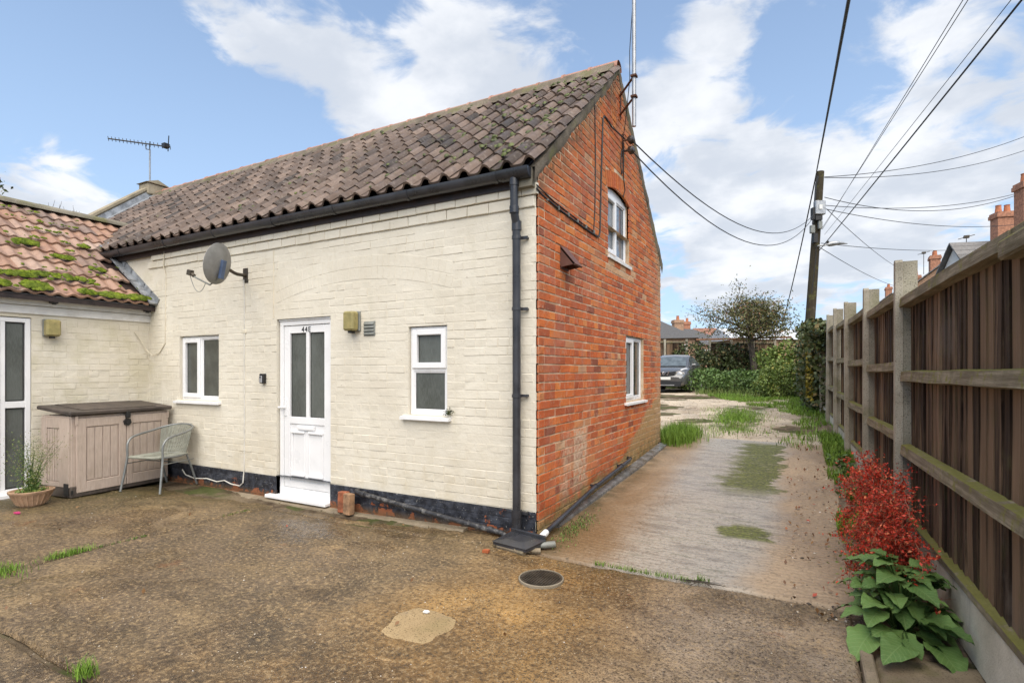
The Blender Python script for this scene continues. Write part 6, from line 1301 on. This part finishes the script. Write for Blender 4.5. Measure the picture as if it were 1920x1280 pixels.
wire('overhead_cable', pix(1531, 322, PD), pix(1640, -275, 3.4), .05, .019, 'thick cable rising steeply from the pole top over the yard', ext=1.5); wire('overhead_cable', pix(1531, 324, PD), pix(1466, 610, 30), .25, .022, 'thick cable descending from the pole top behind the small tree')
wire('overhead_cable', pix(1536, 470, PD), pix(2180, -340, 4.2), .05, .013, 'thick cable rising from the pole to the upper right corner', ext=2.0)
wire('overhead_cable', pix(1540, 430, PD), pix(1880, -110, 6.), .05, .006, 'left thin cable of the pair climbing right from the pole', ext=2.0); wire('overhead_cable', pix(1542, 430, PD), pix(1868, -110, 6.2), .05, .006, 'right thin cable of the pair climbing from the pole', ext=2.0)
wire('overhead_cable', pix(1546, 440, PD), pix(1960, -90, 5.5), .05, .005, 'thin cable running just left of the thick right hand cable', ext=2.0)
for (x0, y0, x1, y1, dd, s, lab) in ((1546, 332, 2000, 222, 24, .5, 'upper cable from the pole top to the houses on the right'), (1546, 333, 2000, 250, 26, .6, 'lower cable from the pole top to the houses on the right'), (1546, 370, 2000, 322, 24, 1.0, 'upper mid height cable from the pole to the right'), (1546, 385, 2000, 332, 26, .6, 'lower mid height cable from the pole to the right'), (1548, 392, 1905, 421, 25, .3, 'nearly level cable from the pole to the orange chimney'), (1540, 456, 1860, 462, 34, .25, 'thin cable from the lamp arm to the white gable'), (1550, 392, 1690, 505, 40, .2, 'thin cable dropping from the pole towards the far chimneys'), (1534, 462, 1700, 540, 46, .3, 'lowest thin cable dropping from the pole behind the fence')): wire('overhead_cable', pix(x0, y0, PD), pix(x1, y1, dd), s, .012, lab)
# aerials
def mast():
    e = empty('mast_aerial', (.02, 2.34, 4.60)); tag(e, 'tall thin mast held off the gable by two rusty brackets', 'mast')
    m = MB(); m.tube([(.33, -.545, -.40), (.33, -.56, 3.2)], .023, 10); m.obj('mast_pole', MT['steel'], e, smooth=True)
    m = MB(); m.box((-.005, -.02, -.03), (.01, .02, .32)); m.tube([(.0, 0, .27), (.33, -.555, .16)], .014, 6); m.tube([(0, 0, .03), (.33, -.55, -.07)], .014, 6)
    for z_ in (.16, -.07): m.box((.30, -.59, z_ - .010), (.365, -.52, z_ + .010))
    m.obj('bracket', MT['rust'], e); m = MB(); m.tube([(.31, -.53, 1.0), (.26, -.48, .5), (.25, -.44, .2), (.1, -.1, -.1), (.02, .02, -.35)], .005, 4); m.obj('mast_cable', MT['cable'], e)
mast()
def yagi():
    p = Vector(pix(281, 362, 11.5)); e = empty('tv_aerial', tuple(p)); tag(e, 'television aerial with many short elements above the far ridge', 'aerial')
    m = MB(); m.tube([(0, 0, -.25), (0, 0, .93)], .017, 8); m.obj('mast_pole', MT['steel'], e); A_ = pix(203, 260, 11.9) - p; B_ = pix(319, 276, 11.2) - p; m = MB(); m.tube([A_, B_], .014, 6); c = A_.lerp(B_, .66); m.tube([(0, 0, .93), (c.x - .08, c.y, .93), (c.x - .1, c.y, c.z)], .010, 5); m.tube([(0, 0, .93), (c.x + .15, c.y - .05, .93), (c.x + .17, c.y - .05, c.z)], .010, 5); m.obj('boom', MT['iron'], e)
    ax = (B_ - A_).normalized(); sd = ax.cross(Vector((0, 0, 1))).normalized()
    for k in range(17): m = MB(); q_ = A_.lerp(B_, k / 16); m.tube([q_ - sd * .01 - Vector((0, 0, .05)), q_ + sd * .01 + Vector((0, 0, .05))], .006, 4); m.obj('element', MT['iron'], e)
    m = MB(); q_ = A_.lerp(B_, .93); m.box(tuple(q_ - Vector((.05, .05, .03))), tuple(q_ + Vector((.05, .05, .06)))); m.tube([q_ + Vector((.09, 0, -.12)), q_ + Vector((.12, 0, .2))], .01, 4); m.obj('dipole_box', MT['carblack'], e)
yagi()
def bare_tree(x, d, w, h, zt, name, label, leaves=None):
    r = random.Random(int(x)); b = Vector(at(x, d, .0)); e = empty(name, tuple(b)); tag(e, label, 'tree'); m = MB(); tips = []
    m.tube([(0, 0, 0), (.1, 0, zt * .5), (0, .1, zt)], [.25, .2, .14], 7)
    def g(p, dr, l, rad, lev):
        pts = [p]
        for _ in range(4): dr = (dr + Vector((r.gauss(0, .14), r.gauss(0, .14), r.gauss(.03, .08)))).normalized(); p = p + dr * l / 4; pts.append(p)
        m.tube(pts, [rad * (1 - .16 * i) for i in range(5)], 4); tips.extend(pts[2:])
        if lev < 4:
            for k in range(3): g(pts[2 + k % 3], (dr + Vector((r.gauss(0, .5), r.gauss(0, .5), r.gauss(.1, .3)))).normalized(), l * .68, rad * .55, lev + 1)
    for k in range(7): a = k * .9; g(Vector((0, .1, zt)), Vector((math.cos(a) * w, math.sin(a) * w, 1)).normalized(), h * .42, .07, 1)
    m.obj('trunk', MT['twig'], e)
    if leaves: T = np.array([tuple(t) for t in tips]); rr = np.random.default_rng(4); V, F, A = leaf_quads(T[rr.integers(0, len(T), 6000)] + rr.normal(size=(6000, 3)) * .2, .16, 2, .2, .4); inst('crown', npmesh('crown', V, F, MT[leaves], A), e)
bare_tree(130, 22, .9, 3.0, 5.6, 'bare_tree', 'bare twiggy tree showing over the wing roof ridge')
bare_tree(-215, 14, .8, 3.2, 4.8, 'evergreen_tree', 'dark tree with a branch tip at the left edge', 'ivy')
# ------------------------------------------------------------------ distant houses
def house(name, label, c, rz, L, D_, eave, ridge, wallm, roofm, chims, gable_w=None, hip=0., cat='house'):
    e = empty(name, (c[0], c[1], gz(c[1]) - .1), rz); tag(e, label, cat); x, y = L / 2, D_ / 2
    m = MB(); m.box((-x, -y, 0), (x, y, eave)); 
    if hip == 0: m.prism([(-x, -y, eave), (-x, y, eave), (-x, 0, ridge - .12)], (2 * x, 0, 0))
    m.obj('wall', MT[wallm], e); m = MB(); o = .25; h0 = eave - .2 * (ridge - eave) / y * .6
    if hip:
        A_ = [(-x - o, -y - o, h0), (x + o, -y - o, h0), (x + o, y + o, h0), (-x - o, y + o, h0), (-x + hip, 0, ridge), (x - hip, 0, ridge)]; m.add(A_, [(0, 1, 5, 4), (1, 2, 5), (2, 3, 4, 5), (3, 0, 4), (3, 2, 1, 0)])
    else:
        for s in (-1, 1):
            n = 12
            for k in range(n):
                t0, t1 = k / n, (k + 1) / n; P = lambda t, dz: (-x - o, s * (y + o) * (1 - t), h0 + (ridge - h0) * t + dz); a, b, c2, d2 = P(t0, .05), P(t1, .02), P(t1, -.06), P(t0, -.04); m.prism([a, b, c2, d2], (2 * (x + o), 0, 0), tone=random.uniform(.2, .8))
    rf = m.obj('roof', MT[roofm], e)
    for (cx_, cy_, w, h, n, pm) in chims:
        m = MB(); m.box((cx_ - w / 2, cy_ - .3, ridge - 1.2), (cx_ + w / 2, cy_ + .3, ridge + h)); m.box((cx_ - w / 2 - .06, cy_ - .36, ridge + h - .22), (cx_ + w / 2 + .06, cy_ + .36, ridge + h - .05)); m.box((cx_ - w / 2 - .03, cy_ - .33, ridge + h - .05), (cx_ + w / 2 + .03, cy_ + .33, ridge + h + .05)); ch = m.obj('chimney', MT[pm], rf)
        for k in range(n): m = MB(); X = cx_ - w / 2 + w * (k + .5) / n; m.lathe([(.13, ridge + h), (.14, ridge + h + .05), (.11, ridge + h + .38), (.13, ridge + h + .42), (.10, ridge + h + .42), (.09, ridge + h + .2)], 12, M=Matrix.Translation((X, cy_, 0))); m.obj('chimney_pot', MT['pot'], rf)
    for s in (-1, 1):
        for wx in np.arange(-x + 1.4, x - .8, 2.4):
            m = MB(); m.box((wx - .5, s * y - .04, eave - 1.6), (wx + .5, s * y + .04, eave - .45)); w_ = m.obj('window', MT['white'], e); m = MB(); m.box((wx - .43, s * (y + .03) - .02, eave - 1.53), (wx + .43, s * (y + .03) + .02, eave - .52)); m.obj('pane', MT['glass'], w_)
    return e
A = pix(1786, 456, 27); B = pix(1900, 448, 26.4); dv = B - A; dv.z = 0; hl = dv.length; dv.normalize(); c0 = A + dv * 4.6
rz0 = math.atan2(dv.y, dv.x); zr = A.z - gz(A.y) + .1
house('terrace_house', 'grey slate house with white gable and orange chimney above the fence', (c0.x, c0.y), rz0, 9.0, 5.2, zr - 2.9, zr, 'wall2', 'slate', [(-4.6 + hl * (1873 - 1786) / (1900 - 1786), -.3, .72, 1.25, 2, 'chim')])
A2 = pix(1932, 430, 22); house('terrace_house', 'house at the right edge showing only its tall red chimney', (A2.x + dv.x * 2.2, A2.y + dv.y * 2.2), rz0, 5, 5, A2.z - 3.5, A2.z - .9, 'wall3', 'slate', [(-2.2, 0, .8, 2.2, 2, 'chim')])
for (x, d, yt, w, lab) in ((1746, 40, 500, .85, 'distant house with mossy chimney and two pots just right of the nearest post'), (1690, 52, 545, 1.0, 'distant house with chimney pots left of the nearest post'), (1662, 62, 553, 1.2, 'farther terrace house with a low red chimney'), (1712, 47, 535, .9, 'distant house with a buff chimney behind the nearest post')):
    p = pix(x, yt, d); house('far_house', lab, (p.x + .2, p.y), R(88), 6.5, 6., p.z - 3.6, p.z - 1.0, 'wall3', 'slate', [(0, 0, w, 1.0, 2, 'chim')])
def aerial2(x, y, d, lab): 
    p = pix(x, y, d); e = empty('roof_aerial', tuple(p)); tag(e, lab, 'aerial'); m = MB(); m.tube([(0, 0, -1.6), (0, 0, 0)], .02, 5); m.tube([(-.35, .1, -.08), (.35, -.1, .06)], .02, 5); m.box((-.12, -.1, -.07), (.12, .1, .07)); m.obj('aerial_head', MT['iron'], e)
aerial2(1732, 474, 40, 'small aerial above the mossy far chimney'); aerial2(1812, 444, 30, 'small aerial left of the orange chimney')
p = at(1222, 36, 0); house('bungalow', 'dark hipped roof bungalow behind the parked car', (p[0] - 2.3, p[1] + 2), R(8), 9.5, 7, 2.95, 4.75, 'wall3', 'slate', [], hip=3.2)
p = at(1277, 46, 0); house('brick_house', 'far house with chimney and mossy roof behind the bungalow', (p[0], p[1]), R(35), 6.5, 6, 2.9, 4.35, 'wall3', 'slate', [(-.3, 0, .8, .7, 1, 'wall3')], hip=2.2)
p = at(1307, 52, 0); house('red_roof_house', 'far house with red tiled roof left of the small tree', (p[0] + .5, p[1] + 1), R(15), 6, 6, 3.3, 4.9, 'wall3', 'ridge', [(-1.6, 0, .6, .6, 1, 'chim')], hip=2.)
m = MB(); p = at(1412, 34, 0); m.box((-2.0, -2, 0), (2.0, 2, 2.75)); e = empty('metal_shed', (p[0], p[1], gz(30) - .1), math.atan2(.477, .879)); tag(e, 'long white roofed shed behind the small tree', 'shed'); m.obj('wall', MT['wall3'], e); m = MB(); m.prism([(-2.2, -2.2, 2.7), (-2.2, 2.2, 2.7), (-2.2, .3, 3.5), (-2.2, .0, 3.5)], (4.4, 0, 0)); m.obj('roof', MT['shed'], e)
bush('far_hedge', 'hedge mass far beyond the bungalows', [(at(1250, 60, 1.5), (6, 2, 2)), (at(1420, 60, 1.5), (9, 2, 2.2)), (at(1560, 60, 1.5), (9, 2, 2.2))], .35, 'ivy', 5000, 61, 'hedge')
# ------------------------------------------------------------------ car
def car():
    e = empty('parked_car', (-2.86, 17.62, gz(17.6) + .0)); tag(e, 'silver grey compact car parked nose first behind the cottage', 'car')
    # sections along the length (y: 0 nose .. 4.1 tail)
    S = [(0.0, .62, .30, .60, .62), (.06, .74, .24, .72, .70), (.25, .84, .22, .86, .80), (.6, .885, .22, .95, .84), (1.0, .89, .22, 1.01, .84), (1.25, .89, .22, 1.03, .84), (2.0, .885, .22, 1.04, .83), (3.0, .885, .24, 1.06, .83), (3.6, .87, .28, 1.05, .80), (3.95, .80, .34, 1.0, .72), (4.08, .70, .42, .92, .62)]
    m = MB(); n = 14; vs = []
    for (y, hw, zb, zt, tw) in S:
        pr = [(-tw * .75, zb), (-hw * .97, zb + .08), (-hw, zb + (zt - zb) * .42), (-hw * .985, zb + (zt - zb) * .68), (-tw * 1.02, zt - .06), (-tw * .88, zt), (-tw * .4, zt + .018), (tw * .4, zt + .018), (tw * .88, zt), (tw * 1.02, zt - .06), (hw * .985, zb + (zt - zb) * .68), (hw, zb + (zt - zb) * .42), (hw * .97, zb + .08), (tw * .75, zb)]
        vs += [(x, y, z) for x, z in pr]
    fs = [(i * n + j, i * n + (j + 1) % n, (i + 1) * n + (j + 1) % n, (i + 1) * n + j) for i in range(len(S) - 1) for j in range(n)] + [tuple(range(n)), tuple(range((len(S) - 1) * n + n - 1, (len(S) - 1) * n - 1, -1))]
    m.add(vs, fs); m.obj('body', MT['carpaint'], e, smooth=True, angle=50)
    G = [(.98, .70, 1.00, 1.02), (1.62, .64, 1.40, 1.43), (2.1, .60, 1.535, 1.555), (2.9, .57, 1.52, 1.54), (3.55, .55, 1.40, 1.42), (3.95, .60, 1.02, 1.03)]; m = MB(); vs = []
    for (y, tw, zt, zc) in G: vs += [(-.80, y, 1.0), (-tw - .03, y, zt - .03), (-tw * .9, y, zt), (0, y, zc), (tw * .9, y, zt), (tw + .03, y, zt - .03), (.80, y, 1.0)]
    m.add(vs, [(i * 7 + j, i * 7 + j + 1, i * 7 + 8 + j, i * 7 + 7 + j) for i in range(len(G) - 1) for j in range(6)]); m.obj('cabin', MT['carpaint'], e, smooth=True, angle=40)
    m = MB(); m.add([(-.66, 1.02, 1.045), (.66, 1.02, 1.045), (.575, 1.60, 1.405), (0, 1.60, 1.43), (-.575, 1.60, 1.405)], [(0, 1, 2, 3, 4)]); o = m.obj('windscreen', MT['carglass'], e); o.location = (0, -.02, .015)
    for s in (-1, 1):
        m = MB(); m.add([(s * .79, 1.25, 1.06), (s * .655, 1.68, 1.38), (s * .615, 2.1, 1.49), (s * .59, 2.9, 1.475), (s * .60, 3.4, 1.36), (s * .79, 3.5, 1.10)], [(0, 1, 2, 3, 4, 5)]); o = m.obj('side_window', MT['carglass'], e); o.location = (s * .02, 0, .0)
        m = MB(); m.box((s * .94 - .10, 1.15, 1.02), (s * .94 + .10, 1.27, 1.15), c=.04); m.tube([(s * .80, 1.2, 1.05), (s * .9, 1.2, 1.06)], .03, 6); m.obj('door_mirror', MT['carpaint'], e)
        m = MB(); m.lathe([(0, .03), (.07, .028), (.125, .0), (.135, -.03)], 20, M=Matrix.Translation((s * .585, .07, .70)) @ Matrix.Rotation(R(90), 4, 'X')); hl = m.obj('headlight', MT['lens'], e, smooth=True); m = MB(); m.lathe([(.13, .0), (.155, .015), (.16, -.02)], 20, M=Matrix.Translation((s * .585, .07, .70)) @ Matrix.Rotation(R(90), 4, 'X')); m.obj('rim', MT['chrome'], hl, smooth=True)
        m = MB(); m.prism([(s * .60, .245, .865), (s * .84, .42, .925), (s * .78, .47, .975), (s * .58, .27, .90)], (0, 0, .012)); m.obj('running_light', MT['lens'], e)
        m = MB(); m.lathe([(0, .02), (.055, .015), (.06, 0)], 14, M=Matrix.Translation((s * .58, .03, .36)) @ Matrix.Rotation(R(90), 4, 'X')); m.obj('fog_lamp', MT['lens'], e, smooth=True)
        for y in (.78, 3.32):
            w = empty('wheel', (s * .80, y, .325), 0, e); Mw = Matrix.Rotation(R(90) * s, 4, 'Y'); m = MB(); m.lathe([(.20, .10), (.26, .115), (.31, .10), (.325, .05), (.325, -.05), (.31, -.09), (.2, -.1)], 26, M=Mw); m.obj('tyre', MT['tyre'], w, smooth=True, angle=40)
            m = MB(); m.lathe([(.21, .10), (.20, .06), (.0, .05)], 26, M=Mw)
            for k in range(5): a = k * 2 * math.pi / 5; m.box((-.03, .03, .06), (.03, .205, .105), M=Mw @ Matrix.Rotation(a, 4, 'Z'), c=.008)
            m.obj('rim', MT['alloy'], w); m = MB(); m.lathe([(.34, -.02), (.39, .02), (.39, .105), (.345, .115)], 26, M=Matrix.Translation((s * .785, y, .335)) @ Mw); m.obj('wheel_arch', MT['carblack'], e, smooth=True, angle=40)
        m = MB(); m.box((s * .86 - .03, 1.1, .22), (s * .86 + .03, 2.95, .32), c=.02); m.obj('side_skirt', MT['carblack'], e)
        m = MB(); m.box((s * .892 - .008, 1.28, .42), (s * .892 + .002, 1.288, .98)); m.box((s * .892 - .008, 2.28, .42), (s * .892 + .002, 2.288, 1.0)); m.box((s * .9 - .01, 2.05, .86), (s * .9 + .012, 2.2, .89)); m.obj('door_gap', MT['carblack'], e)
    m = MB(); m.prism([(-.45, .012, .84), (-.12, -.025, .80), (.12, -.025, .80), (.45, .012, .84), (.40, .0, .71), (.14, -.03, .67), (-.14, -.03, .67), (-.40, .0, .71)], (0, .12, 0)); m.obj('grille', MT['carblack'], e)
    m = MB(); m.prism([(-.22, -.035, .845), (-.18, -.035, .845), (-.10, -.04, .665), (-.14, -.04, .665)], (0, .03, 0)); m.prism([(.22, -.035, .845), (.18, -.035, .845), (.10, -.04, .665), (.14, -.04, .665)], (0, .03, 0)); m.obj('grille_bar', MT['chrome'], e)
    m = MB(); m.lathe([(.045, .0), (.058, .012), (.062, 0)], 22, M=Matrix.Translation((0, -.045, .76)) @ Matrix.Rotation(R(90), 4, 'X')); m.box((-.075, -.062, .747), (.075, -.045, .773)); m.obj('badge', MT['chrome'], e)
    m = MB(); m.box((-.26, -.05, .50), (.26, -.03, .61), c=.004); m.obj('number_plate', MT['plate'], e)
    m = MB(); m.prism([(-.70, .0, .44), (.70, .0, .44), (.62, -.02, .24), (-.62, -.02, .24)], (0, .2, 0)); m.obj('lower_bumper', MT['carblack'], e); m = MB(); m.box((-.4, -.03, .27), (.4, .0, .30), c=.006); m.obj('skid_trim', MT['steel'], e)
    for s in (-.3, .3): m = MB(); m.tube([(s, 1.0, 1.045), (s + .28, 1.06, 1.06)], .01, 5); m.obj('wiper', MT['carblack'], e)
car()
